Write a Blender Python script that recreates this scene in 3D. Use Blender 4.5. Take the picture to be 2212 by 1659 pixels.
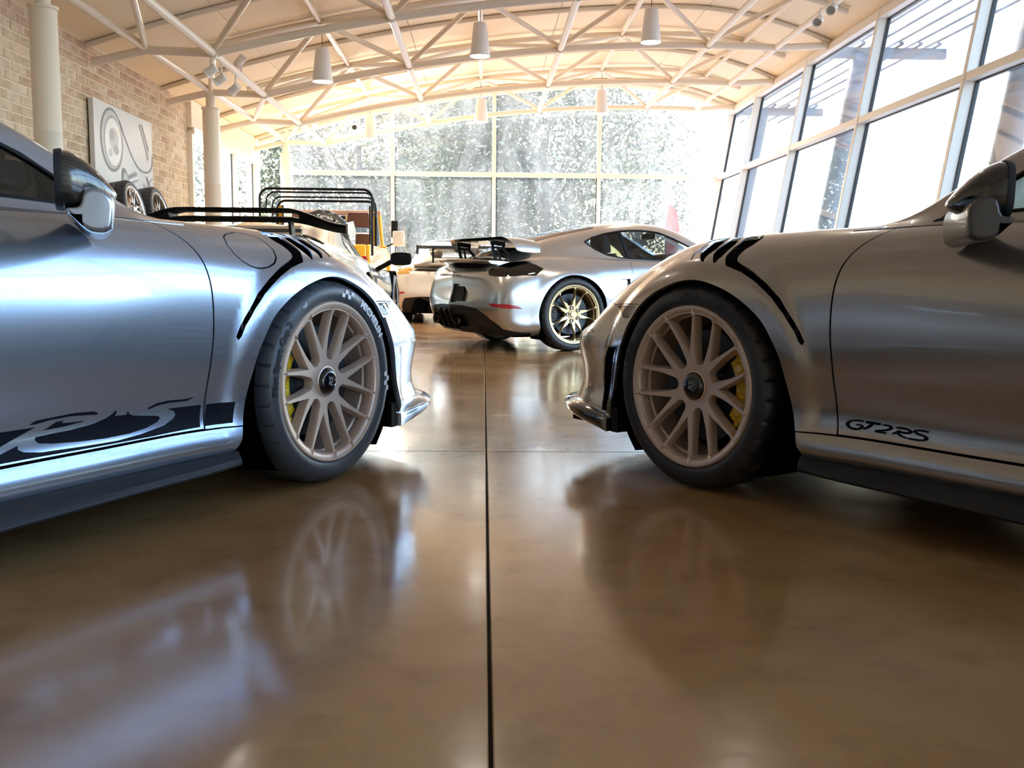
import bpy, bmesh, math, random
import numpy as np
from mathutils import Vector, Matrix
from mathutils.geometry import delaunay_2d_cdt

for o in list(bpy.data.objects): bpy.data.objects.remove(o)
SC = bpy.context.scene
COL = SC.collection
random.seed(7); RNG = np.random.default_rng(7)
PI = math.pi

# ---------------------------------------------------------------- camera
CAM_F, CAM_PITCH, CAM_ROLL, CAM_H = 2105.0, .114, .009, .723
cd = bpy.data.cameras.new('camera'); cam = bpy.data.objects.new('camera', cd); COL.objects.link(cam)
cd.sensor_fit = 'HORIZONTAL'; cd.sensor_width = 36.0; cd.lens = 36.0*CAM_F/2212.0; cd.clip_start = .05; cd.clip_end = 500
_f = Vector((0, math.cos(CAM_PITCH), -math.sin(CAM_PITCH))); _u0 = Vector((0, math.sin(CAM_PITCH), math.cos(CAM_PITCH))); _r0 = Vector((1, 0, 0))
_r = math.cos(CAM_ROLL)*_r0 + math.sin(CAM_ROLL)*_u0; _u = -math.sin(CAM_ROLL)*_r0 + math.cos(CAM_ROLL)*_u0
cam.matrix_world = Matrix(((_r.x, _u.x, -_f.x, 0), (_r.y, _u.y, -_f.y, 0), (_r.z, _u.z, -_f.z, CAM_H), (0, 0, 0, 1)))
SC.camera = cam

# ---------------------------------------------------------------- world, sun, exposure
W = bpy.data.worlds.new('sky'); SC.world = W; W.use_nodes = True
nt = W.node_tree; bg = nt.nodes['Background']; sky = nt.nodes.new('ShaderNodeTexSky')
sky.sky_type = 'NISHITA'; sky.sun_disc = False; sky.sun_elevation = math.radians(42); sky.sun_rotation = math.radians(-28)
sky.air_density = 1.3; sky.dust_density = 2.2; sky.ozone_density = 2.0; sky.altitude = 50
nt.links.new(sky.outputs[0], bg.inputs[0]); bg.inputs[1].default_value = .55
sl = bpy.data.lights.new('sun', 'SUN'); sun = bpy.data.objects.new('sun', sl); COL.objects.link(sun)
sl.energy = 4.5; sl.angle = math.radians(1.2); sl.color = (1, .92, .80)
def aim_sun(az, el):
    d = Vector((math.sin(az)*math.cos(el), math.cos(az)*math.cos(el), math.sin(el)))   # towards the sun
    sun.rotation_euler = d.to_track_quat('Z', 'Y').to_euler()
aim_sun(math.radians(-28), math.radians(42))
SC.view_settings.view_transform = 'Standard'; SC.view_settings.look = 'None'; SC.view_settings.gamma = 1.0
SC.view_settings.use_curve_mapping = False; SC.view_settings.exposure = 1.85
SC.cycles.use_denoising = True; SC.cycles.max_bounces = 10; SC.cycles.transparent_max_bounces = 16
SC.cycles.glossy_bounces = 6; SC.cycles.diffuse_bounces = 5; SC.cycles.caustics_reflective = False; SC.cycles.caustics_refractive = False
SC.cycles.sample_clamp_indirect = 8.0

# ---------------------------------------------------------------- materials
def mat(name, base=(.5, .5, .5), rough=.5, metal=0.0, coat=0.0, coat_rough=.03, spec=.5, emit=None, emit_s=0.0, bump=None, mottle=None, sheen=0):
    m = bpy.data.materials.new(name); m.use_nodes = True; n = m.node_tree.nodes; l = m.node_tree.links
    b = n['Principled BSDF']; b.inputs['Base Color'].default_value = (*base, 1); b.inputs['Roughness'].default_value = rough
    b.inputs['Metallic'].default_value = metal; b.inputs['Coat Weight'].default_value = coat; b.inputs['Coat Roughness'].default_value = coat_rough
    b.inputs['Specular IOR Level'].default_value = spec
    if emit: b.inputs['Emission Color'].default_value = (*emit, 1); b.inputs['Emission Strength'].default_value = emit_s
    tc = None
    def coords():
        t = n.new('ShaderNodeTexCoord'); return t.outputs['Object']
    if bump:
        sc_, st_ = bump; t = n.new('ShaderNodeTexNoise'); t.inputs['Scale'].default_value = sc_; t.inputs['Detail'].default_value = 4
        l.new(coords(), t.inputs['Vector']); bp = n.new('ShaderNodeBump'); bp.inputs['Strength'].default_value = st_; bp.inputs['Distance'].default_value = .01
        l.new(t.outputs[0], bp.inputs['Height']); l.new(bp.outputs[0], b.inputs['Normal'])
    if mottle:
        sc_, other, lo, hi = mottle; t = n.new('ShaderNodeTexNoise'); t.inputs['Scale'].default_value = sc_; t.inputs['Detail'].default_value = 6
        l.new(coords(), t.inputs['Vector']); r = n.new('ShaderNodeMapRange'); r.inputs[1].default_value = lo; r.inputs[2].default_value = hi
        l.new(t.outputs[0], r.inputs[0]); mx = n.new('ShaderNodeMix'); mx.data_type = 'RGBA'
        mx.inputs[6].default_value = (*base, 1); mx.inputs[7].default_value = (*other, 1); l.new(r.outputs[0], mx.inputs[0]); l.new(mx.outputs[2], b.inputs['Base Color'])
    return m

def glass_mat(name, tint=(1, 1, 1), refl=.06, dirt=0.0, dirt_scale=(1, 1, 1), rough=.0):
    m = bpy.data.materials.new(name); m.use_nodes = True; n = m.node_tree.nodes; l = m.node_tree.links
    n.remove(n['Principled BSDF']); out = n['Material Output']
    tr = n.new('ShaderNodeBsdfTransparent'); tr.inputs[0].default_value = (*tint, 1)
    gl = n.new('ShaderNodeBsdfGlossy'); gl.inputs['Roughness'].default_value = rough; gl.inputs[0].default_value = (1, 1, 1, 1)
    fr = n.new('ShaderNodeLayerWeight'); fr.inputs[0].default_value = .25
    mr = n.new('ShaderNodeMapRange'); mr.inputs[3].default_value = refl; mr.inputs[4].default_value = .38 if dirt else .75; l.new(fr.outputs['Fresnel'], mr.inputs[0])
    mr.inputs[1].default_value = .06; mr.inputs[2].default_value = 1.0
    mx = n.new('ShaderNodeMixShader'); l.new(mr.outputs[0], mx.inputs[0]); l.new(tr.outputs[0], mx.inputs[1]); l.new(gl.outputs[0], mx.inputs[2])
    last = mx
    if dirt > 0:
        tl = n.new('ShaderNodeBsdfTranslucent'); tl.inputs[0].default_value = (.9, .92, .95, 1)
        tc = n.new('ShaderNodeTexCoord'); mp = n.new('ShaderNodeMapping'); mp.inputs['Scale'].default_value = dirt_scale; l.new(tc.outputs['Object'], mp.inputs[0])
        no = n.new('ShaderNodeTexNoise'); no.inputs['Scale'].default_value = 1.0; no.inputs['Detail'].default_value = 8; no.inputs['Roughness'].default_value = .62; l.new(mp.outputs[0], no.inputs['Vector'])
        r2 = n.new('ShaderNodeMapRange'); r2.inputs[1].default_value = .38; r2.inputs[2].default_value = .72; r2.inputs[3].default_value = dirt*.25; r2.inputs[4].default_value = dirt; l.new(no.outputs[0], r2.inputs[0])
        m2 = n.new('ShaderNodeMixShader'); l.new(r2.outputs[0], m2.inputs[0]); l.new(mx.outputs[0], m2.inputs[1]); l.new(tl.outputs[0], m2.inputs[2]); last = m2
    l.new(last.outputs[0], out.inputs[0])
    return m

M = {}
M['paint_L'] = mat('silver_metallic_sky_tint', (.42, .495, .62), .26, .82, 1.0, .02)  # silver paint; the blue sky reflection is put into its base colour
M['paint_R'] = mat('silver_metallic_warm_dim', (.385, .355, .33), .26, .82, 1.0, .02)  # silver paint too; the darker, warmer light is put into its base
M['paint_C'] = mat('silver_metallic', (.58, .57, .56), .27, .80, 1.0, .02)
M['paint_cream'] = mat('chalk_paint', (.80, .75, .67), .35, .1, 1.0, .02)
M['paint_green'] = mat('grey_green_metallic', (.33, .35, .31), .3, .7, 1.0, .02)
M['paint_yellow'] = mat('yellow_paint', (.85, .50, .03), .35, 0, 1.0, .03)
M['black'] = mat('black_trim', (.006, .006, .007), .55, spec=.25)
M['black_gloss'] = mat('black_gloss', (.006, .006, .008), .08, 0, 1.0, .02)
M['cavity'] = mat('dark_cavity', (.002, .002, .003), .95, spec=.02)
M['skirt'] = mat('satin_black_skirt', (.016, .019, .025), .5, spec=.35)
M['arm_dark'] = mat('satin_dark_grey', (.055, .05, .05), .35, 0, .4)
M['decal'] = mat('navy_black_vinyl', (.003, .004, .009), .55, spec=.12)
M['rubber'] = mat('tire_rubber', (.026, .028, .034), .46, bump=(90, .06))
M['rubber_L'] = mat('tire_rubber_skylit', (.055, .062, .078), .42, bump=(90, .06))  # rubber copy with blue skylight on the tire put into its colour
M['letter_white'] = mat('white_lettering', (.75, .77, .8), .5)
M['letter_dark'] = mat('dark_lettering', (.006, .006, .008), .5)
M['letter_mid'] = mat('moulded_lettering', (.035, .037, .042), .4)
M['letter_grey'] = mat('grey_lettering', (.30, .30, .31), .4)
M['bronze'] = mat('satin_bronze_wheel', (.70, .56, .465), .40, .50)
M['gold'] = mat('satin_gold_wheel', (.72, .58, .34), .32, .75)
M['dark_rim'] = mat('dark_grey_wheel', (.10, .10, .105), .3, .8)
M['disc'] = mat('brake_disc_grey', (.055, .065, .085), .42, .5)
M['joint'] = mat('joint_filler', (.045, .03, .022), .8)
M['caliper'] = mat('yellow_caliper', (.82, .52, .02), .32, 0, .6)
M['caliper_black'] = mat('black_caliper', (.02, .02, .02), .3)
M['carbon'] = mat('carbon_weave', (.012, .012, .014), .25, 0, 1.0, .02)
M['chrome'] = mat('bright_metal', (.75, .75, .76), .12, 1.0)
M['steel'] = mat('dull_steel', (.4, .38, .36), .3, 1.0)
M['car_glass'] = glass_mat('tinted_glass', (.30, .34, .36), .05)
M['car_glass_clear'] = glass_mat('clear_car_glass', (.62, .68, .72), .06)
M['lens_clear'] = glass_mat('clear_lens', (.75, .8, .85), .12)
M['lens_smoke'] = glass_mat('smoked_lens', (.10, .10, .11), .08)
M['red_lens'] = mat('red_lens', (.45, .012, .02), .12, 0, 1.0)
M['amber_lens'] = mat('amber_lens', (.75, .42, .12), .12, .3, 1.0)
M['interior'] = mat('dark_interior', (.02, .02, .022), .7)
M['seat_dark'] = mat('dark_seat_cloth', (.04, .042, .045), .7)
M['leather'] = mat('brown_leather', (.20, .085, .065), .45)
M['tan'] = mat('tan_trim', (.55, .32, .2), .6)
M['white_steel'] = mat('cream_painted_steel', (.80, .72, .61), .38)
M['white_frame'] = mat('white_window_frame', (.82, .76, .68), .45)
M['gasket'] = mat('black_gasket', (.01, .01, .012), .5)
M['ceiling'] = mat('cream_ceiling', (.90, .79, .62), .75, bump=(1.2, .15))
M['lamp'] = mat('pendant_shade', (.80, .78, .75), .45)
M['lamp_on'] = mat('pendant_diffuser', (1, 1, 1), .5, emit=(1, .93, .82), emit_s=9.0)
M['plaster'] = mat('cream_plaster', (.84, .75, .63), .7)
M['mortar'] = mat('mortar', (.74, .62, .48), .9, bump=(60, .2))
BRICKS = [mat('brick_%s' % w, c, .82, bump=(45, .35), mottle=(9, tuple(x*.72 for x in c), .42, .72)) for w, c in
          (('tan', (.60, .455, .315)), ('buff', (.66, .52, .375)), ('brown', (.52, .375, .25)), ('pale', (.70, .57, .43)), ('rust', (.55, .37, .26)))]
M['asphalt'] = mat('asphalt', (.22, .22, .23), .85, bump=(30, .2), mottle=(.6, (.30, .30, .30), .4, .7))
M['concrete_out'] = mat('pale_concrete', (.55, .53, .5), .85)
M['dark_steel'] = mat('weathered_grey_steel', (.075, .085, .105), .5)
M['bark'] = mat('bark', (.09, .07, .055), .9)
M['cable'] = mat('cable', (.03, .03, .03), .6)
M['red_flag'] = mat('red_cloth', (.6, .05, .03), .7)
M['house'] = mat('far_wall', (.5, .46, .42), .8)

def leaf_mat():
    m = bpy.data.materials.new('oak_leaf'); m.use_nodes = True; n = m.node_tree.nodes; l = m.node_tree.links; b = n['Principled BSDF']
    b.inputs['Roughness'].default_value = .45; out = n['Material Output']
    g = n.new('ShaderNodeNewGeometry'); cr = n.new('ShaderNodeValToRGB'); cr.color_ramp.elements[0].color = (.055, .062, .036, 1); cr.color_ramp.elements[1].color = (.16, .165, .10, 1)
    l.new(g.outputs['Random Per Island'], cr.inputs[0]); l.new(cr.outputs[0], b.inputs['Base Color'])
    tl = n.new('ShaderNodeBsdfTranslucent'); l.new(cr.outputs[0], tl.inputs[0]); mx = n.new('ShaderNodeMixShader'); mx.inputs[0].default_value = .35
    l.new(b.outputs[0], mx.inputs[1]); l.new(tl.outputs[0], mx.inputs[2]); l.new(mx.outputs[0], out.inputs[0]); return m
M['leaf'] = leaf_mat()

def floor_mat():
    m = bpy.data.materials.new('polished_brown_concrete'); m.use_nodes = True; n = m.node_tree.nodes; l = m.node_tree.links; b = n['Principled BSDF']
    tc = n.new('ShaderNodeTexCoord'); P = tc.outputs['Object']
    def noise(sc, det, rg=.55):
        t = n.new('ShaderNodeTexNoise'); t.inputs['Scale'].default_value = sc; t.inputs['Detail'].default_value = det; t.inputs['Roughness'].default_value = rg; l.new(P, t.inputs['Vector']); return t.outputs[0]
    def rng(x, a, b_, c, d):
        r = n.new('ShaderNodeMapRange'); r.inputs[1].default_value = a; r.inputs[2].default_value = b_; r.inputs[3].default_value = c; r.inputs[4].default_value = d; l.new(x, r.inputs[0]); return r.outputs[0]
    def mix(f, a, c):
        x = n.new('ShaderNodeMix'); x.data_type = 'RGBA'; l.new(f, x.inputs[0])
        for i, v in ((6, a), (7, c)):
            if isinstance(v, tuple): x.inputs[i].default_value = (*v, 1)
            else: l.new(v, x.inputs[i])
        return x.outputs[2]
    c1 = mix(rng(noise(1.3, 8), .35, .68, 0, 1), (.38, .207, .084), (.48, .293, .137))
    c2 = mix(rng(noise(5.5, 10, .65), .5, .72, 0, .55), c1, (.24, .13, .053))
    c3 = mix(rng(noise(60, 4), .64, .78, 0, .3), c2, (.36, .26, .17))
    l.new(c3, b.inputs['Base Color'])
    l.new(rng(noise(2.2, 6, .6), .3, .75, .10, .24), b.inputs['Roughness'])
    b.inputs['Specular IOR Level'].default_value = .5; b.inputs['Coat Weight'].default_value = .22; b.inputs['Coat Roughness'].default_value = .10
    bp = n.new('ShaderNodeBump'); bp.inputs['Strength'].default_value = .045; bp.inputs['Distance'].default_value = .02; l.new(noise(7, 5), bp.inputs['Height']); l.new(bp.outputs[0], b.inputs['Normal'])
    return m
M['floor'] = floor_mat()
M['glass_back'] = glass_mat('dusty_window_glass', (.96, .98, 1), .03, .048, (2.6, 2.6, .55))
M['glass_side'] = glass_mat('window_glass', (.94, .97, 1), .03, .012, (1.4, 1.4, .6))

def carbon_fix(m):
    n = m.node_tree.nodes; l = m.node_tree.links; b = n['Principled BSDF']; tc = n.new('ShaderNodeTexCoord')
    w = n.new('ShaderNodeTexWave'); w.inputs['Scale'].default_value = 55; w.inputs['Distortion'].default_value = .4; w.bands_direction = 'DIAGONAL'; l.new(tc.outputs['Object'], w.inputs['Vector'])
    r = n.new('ShaderNodeValToRGB'); r.color_ramp.elements[0].color = (.006, .006, .007, 1); r.color_ramp.elements[1].color = (.045, .043, .042, 1); l.new(w.outputs[0], r.inputs[0]); l.new(r.outputs[0], b.inputs['Base Color'])
carbon_fix(M['carbon'])

# ---------------------------------------------------------------- object helpers
def tag(o, label=None, cat=None, group=None, kind=None):
    if label: o['label'] = label
    if cat: o['category'] = cat
    if group: o['group'] = group
    if kind: o['kind'] = kind
    return o
def empty(name, loc=(0, 0, 0), rz=0.0, parent=None):
    o = bpy.data.objects.new(name, None); o.empty_display_size = .1; COL.objects.link(o); o.location = loc; o.rotation_euler = (0, 0, rz)
    if parent: o.parent = parent
    return o
def link(name, me, m=None, parent=None):
    o = bpy.data.objects.new(name, me); COL.objects.link(o)
    if m is not None and not me.materials: me.materials.append(m)
    if parent is not None: o.parent = parent
    return o
class MB:
    def __init__(s): s.v = []; s.f = []
    def add(s, V, F):
        b = len(s.v); s.v.extend([tuple(map(float, p)) for p in V]); s.f.extend([tuple(b+i for i in f) for f in F]); return s
    def box(s, c, d, R=None):
        x, y, z = (k/2 for k in d); V = [Vector((a*x, b*y, e*z)) for a in (-1, 1) for b in (-1, 1) for e in (-1, 1)]
        if R is not None: V = [R @ p for p in V]
        c = Vector(c); return s.add([p+c for p in V], [(0, 1, 3, 2), (4, 6, 7, 5), (0, 4, 5, 1), (2, 3, 7, 6), (0, 2, 6, 4), (1, 5, 7, 3)])
    def prism(s, poly, fn, d0, d1):
        """poly in 2D, fn(a, b, d) -> 3D, extruded from d0 to d1"""
        n = len(poly); V = [fn(a, b, d0) for a, b in poly] + [fn(a, b, d1) for a, b in poly]
        return s.add(V, [tuple(range(n))[::-1], tuple(range(n, 2*n))] + [(i, (i+1) % n, n+(i+1) % n, n+i) for i in range(n)])
    def tube(s, p0, p1, r, n=10, r1=None, cap=True):
        return s.path([p0, p1], r, n, cap=cap, r1=r1)
    def path(s, pts, r, n=10, closed=False, cap=True, r1=None):
        P = [Vector(p) for p in pts]; k = len(P); rings = []; up = None
        for i in range(k):
            a = P[(i-1) % k] if (i > 0 or closed) else P[i]; b = P[(i+1) % k] if (i < k-1 or closed) else P[i]
            t = (b-a).normalized()
            if up is None: up = t.orthogonal().normalized()
            else: up = (up - t*up.dot(t)).normalized()
            w = t.cross(up); rr = r if r1 is None else r+(r1-r)*i/max(1, k-1)
            rings.append([P[i]+rr*(math.cos(2*PI*j/n)*up+math.sin(2*PI*j/n)*w) for j in range(n)])
        V = [p for q in rings for p in q]; F = []
        for i in range(k if closed else k-1):
            a = i*n; b = ((i+1) % k)*n
            F += [(a+j, a+(j+1) % n, b+(j+1) % n, b+j) for j in range(n)]
        if cap and not closed: F += [tuple(range(n))[::-1], tuple(range((k-1)*n, k*n))]
        return s.add(V, F)
    def lathe(s, prof, fn, n=48, closed=False):
        """prof (r, h); fn(x, z, h) -> 3D"""
        V = [fn(r*math.cos(2*PI*j/n), r*math.sin(2*PI*j/n), h) for r, h in prof for j in range(n)]; k = len(prof); F = []
        for i in range(k if closed else k-1):
            a = i*n; b = ((i+1) % k)*n; F += [(a+j, a+(j+1) % n, b+(j+1) % n, b+j) for j in range(n)]
        return s.add(V, F)
    def loft(s, rings, closed=True, cap=False):
        n = len(rings[0]); V = [p for q in rings for p in q]; F = []
        for i in range(len(rings)-1):
            for j in range(n if closed else n-1):
                F.append((i*n+j, i*n+(j+1) % n, (i+1)*n+(j+1) % n, (i+1)*n+j))
        if cap: F += [tuple(range(n))[::-1], tuple(range((len(rings)-1)*n, len(rings)*n))]
        return s.add(V, F)
    def mesh(s, name, smooth=35):
        me = bpy.data.meshes.new(name); me.from_pydata(s.v, [], s.f); me.validate()
        bm = bmesh.new(); bm.from_mesh(me); bmesh.ops.recalc_face_normals(bm, faces=bm.faces); bm.to_mesh(me); bm.free()
        if smooth:
            me.polygons.foreach_set('use_smooth', [True]*len(me.polygons)); me.set_sharp_from_angle(angle=math.radians(smooth))
        return me
    def build(s, name, m, parent=None, smooth=35, bevel=0.0, seg=2, subsurf=0):
        o = link(name, s.mesh(name, smooth), m, parent)
        if bevel:
            b = o.modifiers.new('bevel', 'BEVEL'); b.width = bevel; b.segments = seg; b.limit_method = 'ANGLE'; b.angle_limit = math.radians(30); b.harden_normals = False
        if subsurf:
            q = o.modifiers.new('sub', 'SUBSURF'); q.levels = subsurf; q.render_levels = subsurf
        return o
def copy_tree(o, parent=None):
    c = o.copy(); COL.objects.link(c)
    if parent is not None: c.parent = parent
    for ch in list(o.children): copy_tree(ch, c)
    return c
def text_shape(body, size=1.0, bold=0.0, shear=0.0, spacing=1.0, align='LEFT'):
    """flat letters as (verts2d, faces)"""
    cu = bpy.data.curves.new('t', 'FONT'); cu.body = body; cu.size = size; cu.offset = bold; cu.shear = shear; cu.space_character = spacing; cu.align_x = align; cu.resolution_u = 3
    ob = bpy.data.objects.new('t', cu); COL.objects.link(ob); dg = bpy.context.evaluated_depsgraph_get(); dg.update()
    me = ob.evaluated_get(dg).to_mesh(); V = [(v.co.x, v.co.y) for v in me.vertices]; F = [tuple(p.vertices) for p in me.polygons]
    ob.evaluated_get(dg).to_mesh_clear(); bpy.data.objects.remove(ob); bpy.data.curves.remove(cu); return V, F

# ---------------------------------------------------------------- spline surfaces
def _natcub(x, Y):
    """natural cubic spline second derivatives, Y (n,k)"""
    n = len(x); h = np.diff(x); A = np.zeros((n, n)); R = np.zeros(Y.shape)
    A[0, 0] = A[-1, -1] = 1
    for i in range(1, n - 1):
        A[i, i-1] = h[i-1]; A[i, i] = 2*(h[i-1]+h[i]); A[i, i+1] = h[i]
        R[i] = 6*((Y[i+1]-Y[i])/h[i] - (Y[i]-Y[i-1])/h[i-1])
    return np.linalg.solve(A, R)

def _basis(x, q):
    """rows: weights of the knot values for every query point (natural cubic)"""
    x = np.asarray(x, float); q = np.asarray(q, float); n = len(x)
    M = _natcub(x, np.eye(n))
    i = np.clip(np.searchsorted(x, q) - 1, 0, n - 2); h = x[i+1] - x[i]
    a = (x[i+1]-q)/h; b = 1 - a; r = np.arange(len(q)); W = np.zeros((len(q), n))
    W[r, i] += a; W[r, i+1] += b
    W += ((a**3-a)*h*h/6)[:, None]*M[i] + ((b**3-b)*h*h/6)[:, None]*M[i+1]
    return W

class Surf:
    """tensor product natural cubic through ctrl[ns][nt] = (u, v, z)"""
    def __init__(self, sk, tk, ctrl, disp=None):
        self.sk = np.array(sk, float); self.tk = np.array(tk, float)
        self.c = np.array(ctrl, float); self.disp = disp
        self.Ms = None
    def pos(self, st):
        st = np.asarray(st, float).reshape(-1, 2)
        Ws = _basis(self.sk, np.clip(st[:, 0], self.sk[0], self.sk[-1])); Wt = _basis(self.tk, np.clip(st[:, 1], self.tk[0], self.tk[-1]))
        P = np.einsum('ni,nj,ijk->nk', Ws, Wt, self.c, optimize=True)
        if self.disp is not None: P = self.disp(P, st)
        return P
    def posn(self, st, e=1e-3):
        st = np.asarray(st, float).reshape(-1, 2)
        P = self.pos(st)
        A = self.pos(st + [e, 0]) - self.pos(st - [e, 0]); B = self.pos(st + [0, e]) - self.pos(st - [0, e])
        N = np.cross(B, A); N /= np.maximum(np.linalg.norm(N, axis=1, keepdims=True), 1e-12)
        return P, N

RS_T = [0, .06, .16, .35, .52, .66, .84, 1.14, 1.54]
def _rib(u, *vz): return [(u, v, z) for v, z in vz]
RS_RIBS = [
 (-3.62, [(-3.46, 0, .30), (-3.50, 0, .33), (-3.52, 0, .38), (-3.52, 0, .5), (-3.50, 0, .6), (-3.47, 0, .66), (-3.42, 0, .72), (-3.36, 0, .74), (-3.30, 0, .76)]),
 (-3.30, [(-3.36, .45, .28), (-3.40, .48, .31), (-3.42, .50, .37), (-3.43, .50, .5), (-3.41, .49, .61), (-3.37, .46, .68), (-3.30, .40, .74), (-3.24, .25, .77), (-3.18, 0, .79)]),
 (-3.02, [(-3.12, .72, .24), (-3.14, .80, .28), (-3.15, .82, .35), (-3.15, .825, .5), (-3.14, .81, .64), (-3.11, .75, .73), (-3.05, .62, .80), (-3.00, .35, .84), (-2.95, 0, .86)]),
 (-2.75, _rib(-2.75, (.80, .16), (.915, .22), (.925, .32), (.935, .5), (.925, .68), (.87, .80), (.72, .885), (.40, .91), (0, .92))),
 (-2.35, _rib(-2.35, (.80, .13), (.93, .2), (.935, .3), (.945, .5), (.94, .68), (.89, .80), (.76, .89), (.40, .91), (0, .93))),
 (-1.85, _rib(-1.85, (.80, .13), (.905, .18), (.895, .27), (.905, .45), (.915, .62), (.885, .76), (.79, .88), (.40, .895), (0, .90))),
 (-1.25, _rib(-1.25, (.80, .13), (.875, .18), (.862, .27), (.877, .45), (.886, .62), (.862, .755), (.775, .870), (.40, .89), (0, .90))),
 (-.90, _rib(-.90, (.80, .13), (.872, .18), (.860, .27), (.875, .45), (.885, .62), (.862, .752), (.770, .865), (.40, .885), (0, .895))),
 (-.60, _rib(-.60, (.80, .13), (.876, .18), (.866, .27), (.878, .45), (.886, .62), (.864, .750), (.750, .858), (.40, .865), (0, .875))),
 (-.30, _rib(-.30, (.80, .13), (.895, .18), (.890, .27), (.898, .45), (.902, .61), (.868, .748), (.700, .858), (.40, .835), (0, .845))),
 (0.0, _rib(0.0, (.80, .13), (.905, .2), (.910, .3), (.915, .48), (.910, .64), (.868, .755), (.680, .851), (.40, .795), (0, .805))),
 (.20, _rib(.20, (.80, .13), (.900, .2), (.903, .28), (.905, .45), (.896, .59), (.848, .714), (.665, .833), (.40, .762), (0, .772))),
 (.40, _rib(.40, (.78, .12), (.878, .18), (.886, .26), (.886, .42), (.874, .548), (.820, .658), (.640, .773), (.40, .712), (0, .722))),
 (.56, [(.54, .75, .12), (.575, .835, .18), (.582, .842, .26), (.582, .842, .40), (.580, .836, .512), (.555, .772, .608), (.52, .610, .708), (.53, .38, .663), (.54, 0, .674)]),
 (.72, [(.65, .67, .12), (.705, .765, .17), (.715, .772, .25), (.715, .772, .39), (.708, .764, .503), (.652, .668, .568), (.60, .545, .625), (.62, .35, .60), (.64, 0, .615)]),
 (.90, [(.77, .57, .12), (.835, .655, .17), (.848, .665, .25), (.848, .665, .38), (.838, .655, .487), (.768, .563, .535), (.70, .45, .575), (.735, .29, .565), (.76, 0, .578)]),
 (1.14, [(.87, .38, .12), (.95, .445, .17), (.962, .45, .25), (.962, .45, .38), (.94, .43, .475), (.87, .38, .515), (.80, .30, .545), (.82, .2, .54), (.84, 0, .548)]),
 (1.60, [(.93, 0, .12), (1.03, 0, .17), (1.045, 0, .25), (1.045, 0, .38), (1.02, 0, .465), (.97, 0, .500), (.93, 0, .515), (.91, 0, .52), (.90, 0, .525)]),
]
def _smooth(x, a, b):
    k = np.clip((x-a)/(b-a), 0, 1); return k*k*(3-2*k)
def rs_disp(P, st):
    """raised flares round the two wheel openings"""
    P = P.copy(); side = _smooth(P[:, 1], .55, .75)
    for cu, cz, r0, amp in ((-.02, .34, .365, .020), (-2.457, .35, .38, .012)):
        r = np.hypot(P[:, 0]-cu, P[:, 2]-cz)
        k = 1 - _smooth(r, r0+.055, r0+.135)
        k *= _smooth(P[:, 2], .12, .3)
        P[:, 1] += amp*k*side
    return P
def rs_surface(): return Surf([r[0] for r in RS_RIBS], RS_T, [r[1] for r in RS_RIBS], rs_disp)

CAY_T = [0, .07, .17, .35, .49, .62, .82, 1.12, 1.52]
CAY_RIBS = [
 (-1.75, [(-.74, 0, .14), (-.81, 0, .22), (-.855, 0, .32), (-.875, 0, .44), (-.84, 0, .56), (-.84, 0, .67), (-.79, 0, .75), (-.60, 0, .785), (-.42, 0, .81)]),
 (-1.25, [(-.69, .44, .14), (-.755, .47, .22), (-.80, .49, .32), (-.82, .50, .44), (-.80, .495, .56), (-.79, .485, .67), (-.725, .45, .757), (-.58, .28, .79), (-.40, 0, .815)]),
 (-.90, [(-.645, .69, .14), (-.695, .745, .22), (-.73, .775, .32), (-.745, .79, .44), (-.735, .785, .56), (-.71, .76, .67), (-.655, .67, .775), (-.47, .38, .82), (-.34, 0, .84)]),
 (-.52, [(-.48, .76, .14), (-.505, .845, .2), (-.52, .87, .3), (-.52, .885, .46), (-.51, .875, .60), (-.48, .835, .72), (-.40, .69, .832), (-.3, .38, .855), (-.22, 0, .865)]),
 (-.15, _rib(-.15, (.76, .14), (.86, .2), (.885, .3), (.9, .48), (.895, .62), (.862, .738), (.70, .865), (.38, .885), (0, .893))),
 (.20, _rib(.20, (.76, .14), (.87, .2), (.885, .3), (.9, .48), (.895, .62), (.862, .738), (.71, .872), (.4, .89), (0, .893))),
 (.60, _rib(.60, (.76, .14), (.86, .19), (.858, .29), (.870, .47), (.875, .61), (.848, .73), (.735, .855), (.4, .87), (0, .87))),
 (1.20, _rib(1.20, (.76, .14), (.855, .19), (.845, .29), (.86, .47), (.868, .61), (.84, .73), (.745, .845), (.4, .86), (0, .86))),
 (1.80, _rib(1.80, (.76, .14), (.86, .19), (.85, .29), (.865, .47), (.872, .61), (.842, .73), (.74, .835), (.4, .84), (0, .85))),
 (2.20, _rib(2.20, (.76, .14), (.87, .2), (.868, .3), (.88, .46), (.885, .60), (.848, .72), (.69, .825), (.4, .79), (0, .80))),
 (2.60, _rib(2.60, (.76, .13), (.865, .18), (.87, .28), (.875, .44), (.865, .56), (.82, .66), (.66, .77), (.4, .71), (0, .72))),
 (2.95, [(2.90, .70, .13), (2.95, .82, .18), (2.955, .83, .26), (2.955, .83, .40), (2.945, .81, .50), (2.92, .74, .59), (2.85, .58, .68), (2.83, .35, .65), (2.85, 0, .66)]),
 (3.30, [(3.10, .5, .13), (3.2, .58, .18), (3.22, .59, .26), (3.22, .59, .38), (3.20, .56, .47), (3.14, .5, .54), (3.05, .4, .59), (3.05, .25, .58), (3.06, 0, .59)]),
 (3.80, [(3.30, 0, .13), (3.42, 0, .18), (3.44, 0, .26), (3.44, 0, .38), (3.41, 0, .47), (3.35, 0, .51), (3.28, 0, .53), (3.22, 0, .54), (3.18, 0, .545)]),
]
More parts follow.
